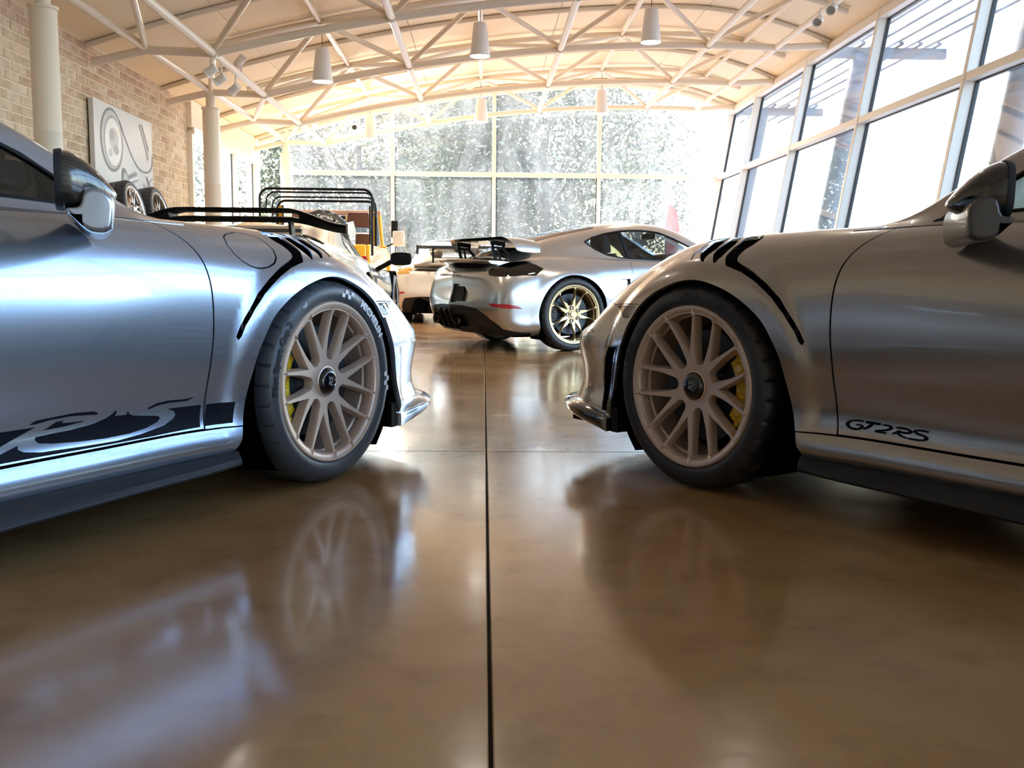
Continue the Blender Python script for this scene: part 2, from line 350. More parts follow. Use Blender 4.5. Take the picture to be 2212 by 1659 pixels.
def cay_disp(P, st):
    P = P.copy(); side = _smooth(P[:, 1], .5, .72)
    for cu, cz, r0, amp in ((0, .343, .375, .014), (2.484, .343, .37, .014)):
        r = np.hypot(P[:, 0]-cu, P[:, 2]-cz); P[:, 1] += amp*(1-_smooth(r, r0, r0+.11))*side*_smooth(P[:, 2], .12, .3)
    return P
def cay_surface(): return Surf([r[0] for r in CAY_RIBS], CAY_T, [r[1] for r in CAY_RIBS], cay_disp)
CAY_GT = [0, .08, .18, .30, .47, .70, .97]
CAY_G = [
 (-.50, [(.60, .815), (.57, .828), (.53, .84), (.48, .85), (.38, .862), (.2, .872), (0, .878)]),
 (-.15, [(.675, .855), (.64, .88), (.60, .912), (.55, .955), (.44, 1.00), (.24, 1.025), (0, 1.035)]),
 (.20, [(.70, .868), (.665, .912), (.625, .972), (.565, 1.037), (.45, 1.092), (.25, 1.122), (0, 1.132)]),
 (.60, [(.735, .850), (.70, .91), (.655, .99), (.60, 1.08), (.47, 1.172), (.26, 1.20), (0, 1.21)]),
 (1.00, [(.745, .845), (.705, .915), (.66, 1.0), (.60, 1.10), (.47, 1.195), (.26, 1.228), (0, 1.238)]),
 (1.40, [(.745, .84), (.71, .91), (.665, .99), (.61, 1.062), (.48, 1.148), (.26, 1.182), (0, 1.192)]),
 (1.75, [(.742, .835), (.72, .88), (.69, .93), (.64, .965), (.50, 1.015), (.27, 1.048), (0, 1.058)]),
 (2.10, [(.735, .825), (.71, .832), (.68, .845), (.63, .862), (.5, .885), (.27, .90), (0, .91)])]

# ---------------------------------------------------------------- panels cut out of a surface
def dens(loop, step, closed=True):
    P = [np.array(p, float) for p in loop]; out = []
    for i in range(len(P) if closed else len(P)-1):
        a, b = P[i], P[(i+1) % len(P)]; k = max(1, int(math.ceil(np.linalg.norm(b-a)/step)))
        out += [a+(b-a)*j/k for j in range(k)]
    if not closed: out.append(P[-1])
    return np.array(out)
def catmull(pts, step=.012, closed=False):
    P = [np.array(p, float) for p in pts]; n = len(P); out = []
    for i in range(n if closed else n-1):
        g = (lambda k: P[k % n]) if closed else (lambda k: P[min(max(k, 0), n-1)])
        a, b, c, d = g(i-1), g(i), g(i+1), g(i+2); m = max(1, int(np.linalg.norm(c-b)/step))
        for j in range(m):
            t = j/m; out.append(.5*((2*b)+(c-a)*t+(2*a-5*b+4*c-d)*t*t+(3*b-a-3*c+d)*t**3))
    if not closed: out.append(P[-1])
    return [tuple(p) for p in out]
def inside(poly, pts):
    x, y = pts[:, 0], pts[:, 1]; r = np.zeros(len(pts), bool); n = len(poly)
    for i in range(n):
        x0, y0 = poly[i]; x1, y1 = poly[(i+1) % n]
        if y0 == y1: continue
        c = ((y0 > y) != (y1 > y)) & (x < (x1-x0)*(y-y0)/(y1-y0)+x0); r ^= c
    return r
def offset_loop(loop, d):
    """shrinks a closed loop by d towards its inside"""
    L = np.array(loop, float); a = np.roll(L, 1, 0); b = np.roll(L, -1, 0); area = np.sum(L[:, 0]*b[:, 1]-b[:, 0]*L[:, 1])
    t = b-a; t /= np.maximum(np.linalg.norm(t, axis=1, keepdims=True), 1e-9); nrm = np.stack([-t[:, 1], t[:, 0]], 1)*(1 if area > 0 else -1)
    return L+nrm*d
def panel_geo(S, outer, holes, step, off, flange):
    loops = [dens(outer, step*.8)]+[dens(h, step*.8) for h in holes]
    V = [tuple(p) for L in loops for p in L]; E = []; b = 0
    for L in loops: E += [(b+i, b+(i+1) % len(L)) for i in range(len(L))]; b += len(L)
    lo, hi = loops[0].min(0), loops[0].max(0); gx, gy = np.meshgrid(np.arange(lo[0]+step*.5, hi[0], step), np.arange(lo[1]+step*.5, hi[1], step), indexing='ij')
    g = np.stack([gx.ravel(), gy.ravel()], 1)
    k = inside(loops[0], g)
    for h in loops[1:]: k &= ~inside(h, g)
    g = g[k]; B = np.array(V)
    if len(g):
        dmin = np.full(len(g), 9.0)
        for i in range(0, len(B), 64): dmin = np.minimum(dmin, np.linalg.norm(g[:, None]-B[None, i:i+64], axis=2).min(1))
        g = g[dmin > step*.45]
    V += [tuple(p) for p in g]
    v, e, f, *_ = delaunay_2d_cdt([Vector((float(x), float(y))) for x, y in V], E, [], 0, 1e-7)
    v = np.array([(p.x, p.y) for p in v]); f = np.array([tuple(t) for t in f if len(t) == 3]); c = v[f].mean(1)
    k = inside(loops[0], c)
    for h in loops[1:]: k &= ~inside(h, c)
    f = f[k]; P, N = S.posn(v)
    fn = np.cross(P[f[:, 1]]-P[f[:, 0]], P[f[:, 2]]-P[f[:, 0]]); flip = (fn*N[f].mean(1)).sum(1) < 0
    f[flip] = f[flip][:, ::-1]
    P = P+off*N
    if flange:
        cnt = {}
        for a, b_, c_ in f:
            for x, y in ((a, b_), (b_, c_), (c_, a)):
                if (y, x) in cnt: cnt.pop((y, x))
                else: cnt[(x, y)] = 1
        ed = np.array(list(cnt)); n0 = len(P); A, Bq = ed[:, 0], ed[:, 1]
        tn = P[Bq]-P[A]; sn = np.cross(tn, N[A]); sn /= np.maximum(np.linalg.norm(sn, axis=1, keepdims=True), 1e-9)
        m = len(ed); q = np.concatenate([P[A], P[Bq], P[Bq]-flange*N[Bq], P[A]-flange*N[A]]); i = np.arange(m)+n0
        P = np.concatenate([P, q]); N = np.concatenate([N, sn, sn, sn, sn])
        f = np.concatenate([f, np.stack([i+m, i, i+3*m], 1), np.stack([i+m, i+3*m, i+2*m], 1)])
    return P, N, f
def panel(name, S, outer, m, parent, sg, holes=(), step=.02, off=0.0, flange=.012, both=False):
    """one body panel; the surface gives (u, v, z), car space is x = u, y = sg*v"""
    P, N, f = panel_geo(S, outer, holes, step, off, flange); PP, NN, FF = [], [], []; b = 0
    for s in ((sg, -sg) if both else (sg,)):
        p = P*[1, s, 1]; n = N*[1, s, 1]; g = f if s > 0 else f[:, ::-1]; PP.append(p); NN.append(n); FF.append(g+b); b += len(p)
    P = np.concatenate(PP); N = np.concatenate(NN); f = np.concatenate(FF)
    # make winding agree with the normals
    fn = np.cross(P[f[:, 1]]-P[f[:, 0]], P[f[:, 2]]-P[f[:, 0]]); flip = (fn*N[f].mean(1)).sum(1) < 0; f[flip] = f[flip][:, ::-1]
    me = bpy.data.meshes.new(name); me.from_pydata(P.tolist(), [], f.tolist()); me.polygons.foreach_set('use_smooth', [True]*len(me.polygons))
    me.normals_split_custom_set_from_vertices(N.tolist())
    return link(name, me, m, parent)
def t_at(S, s, z, tmax=.8):
    t = np.linspace(0, tmax, 200); q = S.pos(np.stack([np.full(200, s), t], 1))[:, 2]; return float(np.interp(z, q, t))
def arch_loop(S, cu, cz, r, n=40, zb=.0, sk=0):
    """wheel opening as an (s, t) loop; runs past t = 0"""
    out = []
    for i in range(n+1):
        a = -.22*PI+(1.44*PI)*i/n; u = cu+r*math.cos(a); z = cz+r*math.sin(a)
        if z > .16: out.append((u, t_at(S, u, z)))
    return [(out[0][0], -.0)]+out+[(out[-1][0], -.0)]

# ---------------------------------------------------------------- wheels (local: x = to the right as seen from outside, y = -outwards, z up)
def wfn(x, z, h): return (x, -h, z)
def arc(c, r, a0, a1, n): return [(c[0]+r*math.cos(a0+(a1-a0)*i/n), c[1]+r*math.sin(a0+(a1-a0)*i/n)) for i in range(n+1)]
def rim_mesh(ny, half, apex, ubot, uw, dish, RH=.246, R0=.256, wt=.0055, tips=True, depth=.032):
    holes = []; step = 2*PI/ny
    for k in range(ny):
        c = k*step; dv = half-wt/RH
        V = [(apex, -.012), (apex-.003, 0), (apex, .012)]   # (r, tangential/angle) near the apex
        loop = [(.0, 0)]
        pr = []
        e = RH*math.cos(dv), RH*math.sin(dv)
        pr = [(apex+.006, .0022), (apex, 0), (apex+.006, -.0022), (e[0]-.006, -e[1]+.001)] + arc((0, 0), RH, -dv+.02, dv-.02, 8) + [(e[0]-.006, e[1]-.001)]
        holes.append((c, pr))
        du = step/2-half-wt/RH; e = RH*math.cos(du), RH*math.sin(du)
        w1, w2, w3 = uw
        pr = [(.15, -w2), (.20, -w3), (e[0]-.010, -e[1]+.001)] + arc((0, 0), RH, -du+.035, du-.035, 8) + [(e[0]-.010, e[1]-.001), (.20, w3), (.15, w2)] + arc((ubot+w1, 0), w1, PI/2, 1.5*PI, 8)
        holes.append((c+step/2, pr))
    hl = []
    for c, pr in holes:
        q = dens(pr, .009); hl.append(np.stack([q[:, 0]*math.cos(c)-q[:, 1]*math.sin(c), q[:, 0]*math.sin(c)+q[:, 1]*math.cos(c)], 1))
    hgt = lambda r: -.004-dish*(1-np.clip(r/.25, 0, 1)**1.6)
    outer = np.array(arc((0, 0), R0, 0, 2*PI*(1-1/96), 95))
    loops = [outer]+hl; V = [tuple(p) for L in loops for p in L]; E = []; b = 0
    for L in loops: E += [(b+i, b+(i+1) % len(L)) for i in range(len(L))]; b += len(L)
    g = np.array([(r*math.cos(a), r*math.sin(a)) for r in np.arange(.02, .25, .016) for a in np.arange(0, 2*PI, .016/r)]); k = np.ones(len(g), bool)
    for h in hl: k &= ~inside(h, g)
    g = g[k]; B = np.array(V); d = np.linalg.norm(g[:, None]-B[None], axis=2).min(1); V += [tuple(p) for p in g[d > .007]]
    v, e, f, *_ = delaunay_2d_cdt([Vector((float(x), float(y))) for x, y in V], E, [], 0, 1e-7)
    v = np.array([(p.x, p.y) for p in v]); f = np.array([t for t in map(tuple, f) if len(t) == 3]); c = v[f].mean(1); k = inside(outer, c)
    for h in hl: k &= ~inside(h, c)
    f = f[k]; mb = MB(); r = np.hypot(v[:, 0], v[:, 1]); mb.add([wfn(x, z, h) for x, z, h in zip(v[:, 0], v[:, 1], hgt(r))], f.tolist())
    for h in hl:                                   # walls of the openings, widening towards the back
        rings = []
        for dep, inn in ((0, 0), (.003, .0014), (.012, .0035), (depth, .006)):
            q = offset_loop(h, inn); rr = np.hypot(h[:, 0], h[:, 1]); rings.append([wfn(x, z, hh) for x, z, hh in zip(q[:, 0], q[:, 1], hgt(rr)-dep)])
        mb.loft(rings, True)
    mb.lathe([(.226, -.20), (.232, -.12), (.236, -.060), (.2365, -.052), (.244, -.048), (.2465, -.010), (.2500, -.004), (.2555, -.001), (.2635, .0025), (.2700, .0025), (.2735, -.002), (.274, -.02)], wfn, 96)
    if tips:
        for k in range(ny):
            for s in (-1, 1):
                a = k*step+s*half; ca, sa = math.cos(a), math.sin(a)
                pt = lambda r_, t_, h: wfn(r_*ca-t_*sa, r_*sa+t_*ca, h)
                mb.add([pt(.243, -.0058, -.006), pt(.243, .0058, -.006), pt(.2665, 0, .0038), pt(.243, 0, .0030)], [(0, 3, 2), (3, 1, 2), (0, 1, 3)])
    mb.lathe([(.052, hgt(.05)-.002), (.052, hgt(.05)+.004), (.048, hgt(.05)+.006), (.046, hgt(.05)-.01)], wfn, 40)
    return mb.mesh('rim', 32)
def tire_mesh(R=.347, wd=.25, rb=.272):
    k = (R-rb)/.075; pr = [(rb, -.006), (rb+.003*k, -.001), (rb+.012*k, .005), (rb+.028*k, .008), (rb+.042*k, .006), (rb+.054*k, -.001), (rb+.064*k, -.013), (rb+.0705*k, -.028),
          (R-.001, -.045), (R, -.062), (R, -.085), (R-.006, -.087), (R-.006, -.096), (R, -.098), (R, -.15), (R-.006, -.152), (R-.006, -.161), (R, -.163), (R, -wd+.06), (R-.004, -wd+.03), (rb+.055*k, -wd+.006), (rb+.03*k, -wd), (rb, -wd+.008)]
    n = 288; V = []
    for i, (r, h) in enumerate(pr):
        for j in range(n):
            q = r-(.0085 if (6 <= i <= 11 and (j+i//3) % 9 == 0) else 0); a = 2*PI*j/n; V.append(wfn(q*math.cos(a), q*math.sin(a), h))
    F = []
    for i in range(len(pr)-1):
        F += [(i*n+j, i*n+(j+1) % n, (i+1)*n+(j+1) % n, (i+1)*n+j) for j in range(n)]
    mb = MB(); mb.add(V, F); return mb.mesh('tire', 40)
def arc_text(mb, body, r, deg, size, bold=0, out=.0095, shear=0, spacing=1.0):
    """clockwise lettering on the sidewall, its middle at angle deg"""
    V, F = text_shape(body, size, bold, shear, spacing, 'CENTER'); P = []
    for x, y in V:
        a = math.radians(deg)-x/r; q = r+y; P.append(wfn(q*math.cos(a), q*math.sin(a), out-((y-size*.35)/.05)**2*.002))
    mb.add(P, F)
def arc_block(mb, r0, r1, d0, d1, out=.0093):
    n = 4; P = [wfn(r*math.cos(math.radians(d0+(d1-d0)*i/n)), r*math.sin(math.radians(d0+(d1-d0)*i/n)), out) for r in (r0, r1) for i in range(n+1)]
    mb.add(P, [(i, i+1, n+2+i, n+1+i) for i in range(n)])
def caliper_mb(side, big=True):
    mb = MB(); a0 = PI if side < 0 else 0.0; pr = []; w = math.radians(37)
    outer = [(.226, a) for a in np.linspace(-w, w, 17)]; inner = [(.150, a) for a in np.linspace(w*.96, -w*.96, 13)]
    poly = [(r*math.cos(a0+a), r*math.sin(a0+a)) for r, a in outer+inner]; mb.prism(poly, wfn, -.066, -.125)
    for q, rr in ((-.42, .021), (-.15, .019), (.15, .019), (.42, .021)):
        c = (.178*math.cos(a0+q), .178*math.sin(a0+q)); mb.lathe([(0, -.060), (rr*.8, -.060), (rr, -.067)], lambda x, z, h, c=c: wfn(c[0]+x, c[1]+z, h), 16)
    for q in (-.60, .60):
        c = (.2*math.cos(a0+q), .2*math.sin(a0+q)); mb.lathe([(0, -.052), (.011, -.052), (.012, -.07)], lambda x, z, h, c=c: wfn(c[0]+x, c[1]+z, h), 6)
    return mb
_WM = {}
def wheel(name, parent, loc, rz, rim='rs', rim_mat='bronze', cal_side=-1, cal_mat='caliper', style='L', R=.347):
    w = empty(name, loc, rz, parent); r_of = {'rs': (7, math.radians(14.5), .109, .074, (.0235, .0345, .0395), .030), 'cay': (5, math.radians(15.5), .070, .082, (.030, .066, .085), .022), 'far': (5, math.radians(17), .09, .09, (.03, .06, .075), .02)}
    if rim not in _WM: _WM[rim] = rim_mesh(*r_of[rim][:5], r_of[rim][5], tips=(rim == 'rs'), wt=.0042 if rim == 'rs' else .0065)
    if R not in _WM: _WM[R] = tire_mesh(R, .26 if R < .346 else .265)
    me = _WM[rim]
    if me.materials and me.materials[0] != M[rim_mat]: me = me.copy(); me.materials[0] = M[rim_mat]
    link('rim', me, M[rim_mat], w); tm = _WM[R]
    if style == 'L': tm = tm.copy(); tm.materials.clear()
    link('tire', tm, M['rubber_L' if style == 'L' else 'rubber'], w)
    mb = MB(); mb.lathe([(.085, -.118), (.085, -.092), (.095, -.088), (.188, -.088), (.190, -.092), (.190, -.118), (.185, -.120), (.09, -.12)], wfn, 64)
    for j, rr in enumerate((.115, .135, .152, .17)):
        for i in range(14):
            a = 2*PI*i/14+j*.16; mb.lathe([(0, -.0876), (.0032, -.0876)], lambda x, z, h, a=a, rr=rr: wfn(rr*math.cos(a)+x, rr*math.sin(a)+z, h), 6)
    mb.lathe([(0, -.062), (.07, -.062), (.085, -.092)], wfn, 32)
    mb.build('brake_disc', M['disc'], w)
    tag(caliper_mb(cal_side).build('brake_caliper', M[cal_mat], w, bevel=.004), 'yellow brake caliper' if cal_mat == 'caliper' else None)
    mb = MB()
    if rim == 'rs':
        mb.lathe([(0, -.012), (.030, -.012), (.037, -.014), (.042, -.019), (.046, -.028), (.046, -.045)], wfn, 20); mb.build('center_cap', M['black_gloss'], w)
        mb = MB(); V, F = text_shape('RS', .030, .0006, .25, .95, 'CENTER'); t = PI/2 if style == 'R' else PI/2
        c, s = math.cos(t), math.sin(t); mb.add([wfn((x*c-(y-.010)*s), (x*s+(y-.010)*c), -.0112) for x, y in V], F); mb.build('cap_lettering', M['letter_grey'], w, 0)
        mb = MB(); V, F = text_shape('PORSCHE', .026, .0005, 0, 1.12, 'CENTER'); rr = .196
        P = []
        for x, y in V:
            a = (PI-x/rr) if cal_side < 0 else -x/rr; q = rr+y if cal_side < 0 else rr+y
            P.append(wfn(q*math.cos(a), q*math.sin(a), -.0655))
        mb.add(P, F); mb.build('caliper_lettering', M['letter_dark'], w, 0)
    else:
        mb.lathe([(0, -.012), (.028, -.012), (.033, -.018), (.033, -.03)], wfn, 24); mb.build('center_cap', M[rim_mat], w)
        for i in range(5):
            a = 2*PI*i/5+PI/5; mb = MB(); mb.lathe([(.012, -.014), (.017, -.010), (.019, -.016), (.019, -.035)], lambda x, z, h, a=a: wfn(.062*math.cos(a)+x, .062*math.sin(a)+z, h), 14)
            mb.lathe([(0, -.020), (.012, -.020)], lambda x, z, h, a=a: wfn(.062*math.cos(a)+x, .062*math.sin(a)+z, h), 6); mb.build('wheel_bolt', M['steel'], w)
    if style == 'L':
        mb = MB(); arc_text(mb, 'MICHELIN', .293, 44, .035, .0016, spacing=1.08); 
        mb.build('tire_lettering', M['letter_white'], w, 0)
        for base in (82, 2):
            mb = MB()
            for i in range(4):
                for j in range(2):
                    if (i+j) % 2 == 0: arc_block(mb, .291+j*.014, .305+j*.014, base-i*3.2, base-(i+1)*3.2)
            tag(mb.build('checker_print', M['letter_white'], w, 0), kind='stuff')
        mb = MB(); arc_text(mb, 'N0', .300, 121, .018, .0002); mb.build('tire_lettering', M['letter_white'], w, 0)
        mb = MB(); arc_text(mb, 'Pilot Sport Cup 2', .296, 160, .034, .0012); 
        tag(mb.build('tire_lettering', M['letter_dark'], w, 0), 'dark raised sidewall lettering')
    elif style == 'R':
        mb = MB()
        for i in range(5):
            for j in range(2):
                if (i+j) % 2 == 0: arc_block(mb, .291+j*.014, .305+j*.014, 98-i*3.4, 98-(i+1)*3.4)
        tag(mb.build('checker_print', M['letter_dark'], w, 0), kind='stuff'); mb = MB(); arc_text(mb, 'MICHELIN', .293, 52, .036, .0016, spacing=1.08); mb.build('tire_lettering', M['letter_dark'], w, 0)
        mb = MB(); arc_text(mb, '265 / 35 ZR 20', .295, 172, .030, .0012); mb.build('tire_lettering', M['letter_dark'], w, 0)
    elif style == 'C':
        mb = MB(); arc_text(mb, 'PILOT SPORT CUP 2', .293, 190, .030, .0012); mb.build('tire_lettering', M['letter_dark'], w, 0); mb = MB(); arc_text(mb, '295/30 ZR 20', .293, 20, .028, .001); mb.build('tire_lettering', M['letter_dark'], w, 0)
    return w
# ---------------------------------------------------------------- the two rear-engined coupes in front
S_RS = rs_surface()
def grid_surface(ribs, tk): return Surf([r[0] for r in ribs], tk, [[(r[0], v, z) for v, z in r[1]] for r in ribs])
RS_G = grid_surface([
 (-3.15, [(.60, .80), (.56, .81), (.5, .83), (.44, .84), (.34, .86), (.2, .87), (0, .875)]),
 (-2.80, [(.70, .88), (.66, .91), (.60, .95), (.52, 1.0), (.40, 1.04), (.22, 1.06), (0, 1.07)]),
 (-2.30, [(.75, .885), (.71, .95), (.66, 1.03), (.58, 1.13), (.44, 1.19), (.24, 1.215), (0, 1.225)]),
 (-1.80, [(.785, .878), (.74, .96), (.69, 1.07), (.61, 1.19), (.46, 1.255), (.25, 1.28), (0, 1.287)]),
 (-1.40, [(.775, .872), (.735, .955), (.69, 1.06), (.62, 1.175), (.47, 1.23), (.25, 1.255), (0, 1.262)]),
 (-1.10, [(.772, .868), (.735, .94), (.695, 1.03), (.645, 1.11), (.49, 1.145), (.25, 1.165), (0, 1.17)]),
 (-.85, [(.768, .864), (.735, .91), (.70, .965), (.662, 1.012), (.5, 1.035), (.25, 1.05), (0, 1.055)]),
 (-.62, [(.755, .860), (.725, .868), (.70, .878), (.675, .888), (.5, .91), (.25, .93), (0, .937)]),
 (-.50, [(.742, .857), (.73, .859), (.71, .863), (.69, .866), (.5, .876), (.25, .884), (0, .888)])], [0, .10, .22, .34, .52, .78, 1.05])
ARCH_F = catmull([(-.455, .0), (-.455, .10), (-.44, .15), (-.418, .23), (-.40, .31), (-.383, .38), (-.350, .445), (-.312, .495), (-.25, .535), (-.185, .56), (-.125, .575), (-.045, .59), (.035, .597), (.115, .597), (.19, .588), (.255, .556), (.303, .49), (.332, .41), (.355, .34), (.378, .25), (.392, .168), (.40, .08), (.40, .0)], .012)
DOOR_F = catmull([(-.70, .885), (-.648, .822), (-.591, .74), (-.560, .675), (-.546, .61), (-.541, .54), (-.543, .45), (-.549, .37), (-.552, .30), (-.558, .22), (-.570, .150)], .015)
LOUVER = [(-.1201, .8326), (-.085, .872), (-.02, .905), (.04, .91), (.09, .895), (.125, .862), (.1374, .8289), (.105, .790), (.0896, .7578), (.091, .7354), (.064, .7061), (.0549, .6932), (.0343, .6835), (-.0172, .6717), (-.0798, .6621), (-.139, .6514),
 (-.1617, .6463), (-.2152, .632), (-.2675, .6107), (-.3055, .5894), (-.3427, .5638), (-.3869, .5195), (-.4266, .4671), (-.4438, .4330), (-.4539, .4225), (-.4600, .4335), (-.4437, .466), (-.4247, .4941), (-.3878, .5394), (-.3674, .5643), (-.3453, .5816), (-.3149, .6039), (-.2808, .6235), (-.2376, .645), (-.1871, .6638), (-.1696, .6733), (-.1602, .6853), (-.1557, .6993), (-.1534, .7235), (-.1600, .7503), (-.1560, .7971)]
BLADES = [[(-.035, .893), (-.040, .835), (-.0743, .779), (-.0874, .739), (-.0973, .7092), (-.1025, .6957), (-.1133, .6828), (-.1370, .6530), (-.0850, .6620), (-.0850, .6729), (-.0880, .6949), (-.0820, .7252), (-.0680, .7628), (-.030, .825), (-.022, .896)],
 [(.030, .902), (.028, .835), (-.0025, .7769), (-.0143, .7394), (-.0319, .712), (-.0464, .6967), (-.0780, .6631), (-.0300, .6708), (-.0190, .686), (-.0130, .7068), (-.0140, .7359), (.0110, .7819), (.040, .835), (.044, .902)],
 [(.100, .885), (.0980, .824), (.0680, .7648), (.0560, .7356), (.0360, .7166), (-.0153, .6728), (.0343, .6845), (.0530, .6952), (.0620, .7071), (.0880, .7364), (.0870, .7578), (.103, .790), (.1340, .8289), (.122, .858)]]
FLAP = [(-.3915, .7633), (-.3595, .7807), (-.2957, .7961), (-.2450, .788), (-.2215, .768), (-.2135, .737), (-.2163, .702), (-.2344, .6725), (-.2595, .6521), (-.2893, .6409), (-.3166, .6374), (-.3391, .6389), (-.3644, .6458), (-.3918, .6627), (-.4109, .6881), (-.4141, .7258)]
MARK = [(.272, .561), (.40, .594), (.425, .598), (.385, .568), (.338, .524), (.300, .514), (.284, .533)]
TRIM_STRIP = [(.303, .505), (.342, .520), (.356, .485), (.374, .442), (.394, .355), (.425, .25), (.447, .165), (.452, .09), (.405, .075), (.396, .168), (.382, .25), (.359, .34), (.336, .41), (.309, .485)]
DECAL = {
 'S1': [(-1.1269, .2428), (-1.1113, .2513), (-1.0625, .2545), (-.9947, .2574), (-.9412, .2543), (-.9292, .2494), (-.9314, .2438), (-.9442, .2455), (-1.0115, .2507), (-1.072, .248), (-1.1109, .2426)],
 'S2': [(-1.0879, .2232), (-1.0517, .2405), (-1.0298, .2412), (-1.0381, .2354), (-1.0107, .2331), (-.9705, .2329), (-.9758, .2308), (-1.0244, .2255)],
 'S3': [(-1.90, .237), (-1.2028, .2352), (-1.1123, .2345), (-1.1425, .2229), (-1.2043, .1998), (-1.29, .166), (-1.90, .163)],
 'S4': [(-1.1113, .2083), (-1.0719, .2106), (-1.011, .2124), (-.94, .2198), (-.9033, .2293), (-.8811, .2395), (-.8703, .2487), (-.869, .2395), (-.8752, .2319), (-.8349, .2302), (-.8313, .2403), (-.8271, .2318), (-.8153, .225), (-.731, .212), (-.7218, .2065), (-.7327, .194), (-.7714, .1824), (-.8326, .1749), (-.9091, .174), (-.9807, .1774), (-1.065, .1846), (-1.1034, .1914), (-1.1121, .1998)],
 'S5': [(-1.25, .165), (-1.2073, .1803), (-1.1619, .1942), (-1.162, .1837), (-1.148, .1754), (-1.1017, .1675), (-.9842, .1636), (-.8748, .1618), (-.7952, .1673), (-.7102, .1803), (-.6738, .1965), (-.6654, .208), (-.6721, .2196), (-.6932, .2283), (-.5715, .2275), (-.5850, .1590), (-.7595, .1551), (-.9513, .1560), (-1.121, .1572), (-1.25, .1574)],
 'S6': [(-.7645, .2397), (-.7317, .2501), (-.6945, .2533), (-.6304, .2509), (-.5981, .2542), (-.6256, .2442), (-.6855, .2462), (-.7312, .243), (-.7603, .2353)],
 'S7': [(-.5508, .2272), (-.4561, .2276), (-.4699, .1609), (-.5642, .1599)]}
GT_STROKES = [  # lettering on the right car's door, in the unit box of the whole word (x along the reading direction, y up)
 [(.205, .98), (.15, 1.0), (.09, .96), (.035, .80), (.012, .58), (.035, .36), (.085, .24), (.14, .24), (.185, .38), (.198, .56), (.165, .62), (.118, .58)],
 [(.235, .95), (.42, .93)], [(.325, .93), (.285, .60), (.222, .30)],
 [(.445, .84), (.48, .90), (.535, .86), (.545, .70), (.51, .54), (.44, .40), (.375, .28), (.50, .24)],
 [(.605, .80), (.66, .86), (.735, .82), (.775, .70), (.765, .56), (.70, .50), (.635, .54)], [(.655, .66), (.625, .46), (.570, .26)], [(.625, .46), (.655, .28), (.70, .16), (.745, .10)],
 [(.985, .86), (.91, .90), (.845, .84), (.825, .72), (.87, .58), (.945, .46), (.965, .30), (.94, .16), (.87, .09), (.755, .10)]]
def stroke_poly(pts, w):
    p = np.array(catmull(pts, .02)); t = np.gradient(p, axis=0); t /= np.maximum(np.linalg.norm(t, axis=1, keepdims=True), 1e-9); n = np.stack([-t[:, 1], t[:, 0]], 1)
    return p, n
def seat_mesh(mb, x, y, z, w=.46, facing=1, head=True):
    """bucket seat: cushion and back as lofted rounded slabs; x forward"""
    def slab(p0, p1, t0, t1, ww, n=5):
        p0 = Vector(p0); p1 = Vector(p1); d = (p1-p0).normalized(); nr = Vector((-d.z, 0, d.x)); R = []
        for i in range(n):
            k = i/(n-1); c = p0+(p1-p0)*k; t = t0+(t1-t0)*k; q = ww*(1-.18*(2*k-1)**4)
            R.append([c+nr*(t/2*sy)+Vector((0, q/2*sx, 0)) for sx, sy in ((-1, -.6), (-.8, -1), (.8, -1), (1, -.6), (1, .6), (.8, 1), (-.8, 1), (-1, .6))])
        mb.loft(R, True, True)
    slab((x-.22, y, z), (x+.28, y, z+.05), .16, .14, w); slab((x-.25, y, z+.02), (x-.42, y, z+.55), .17, .12, w)
    if head: slab((x-.43, y, z+.57), (x-.48, y, z+.76), .11, .08, w*.55)
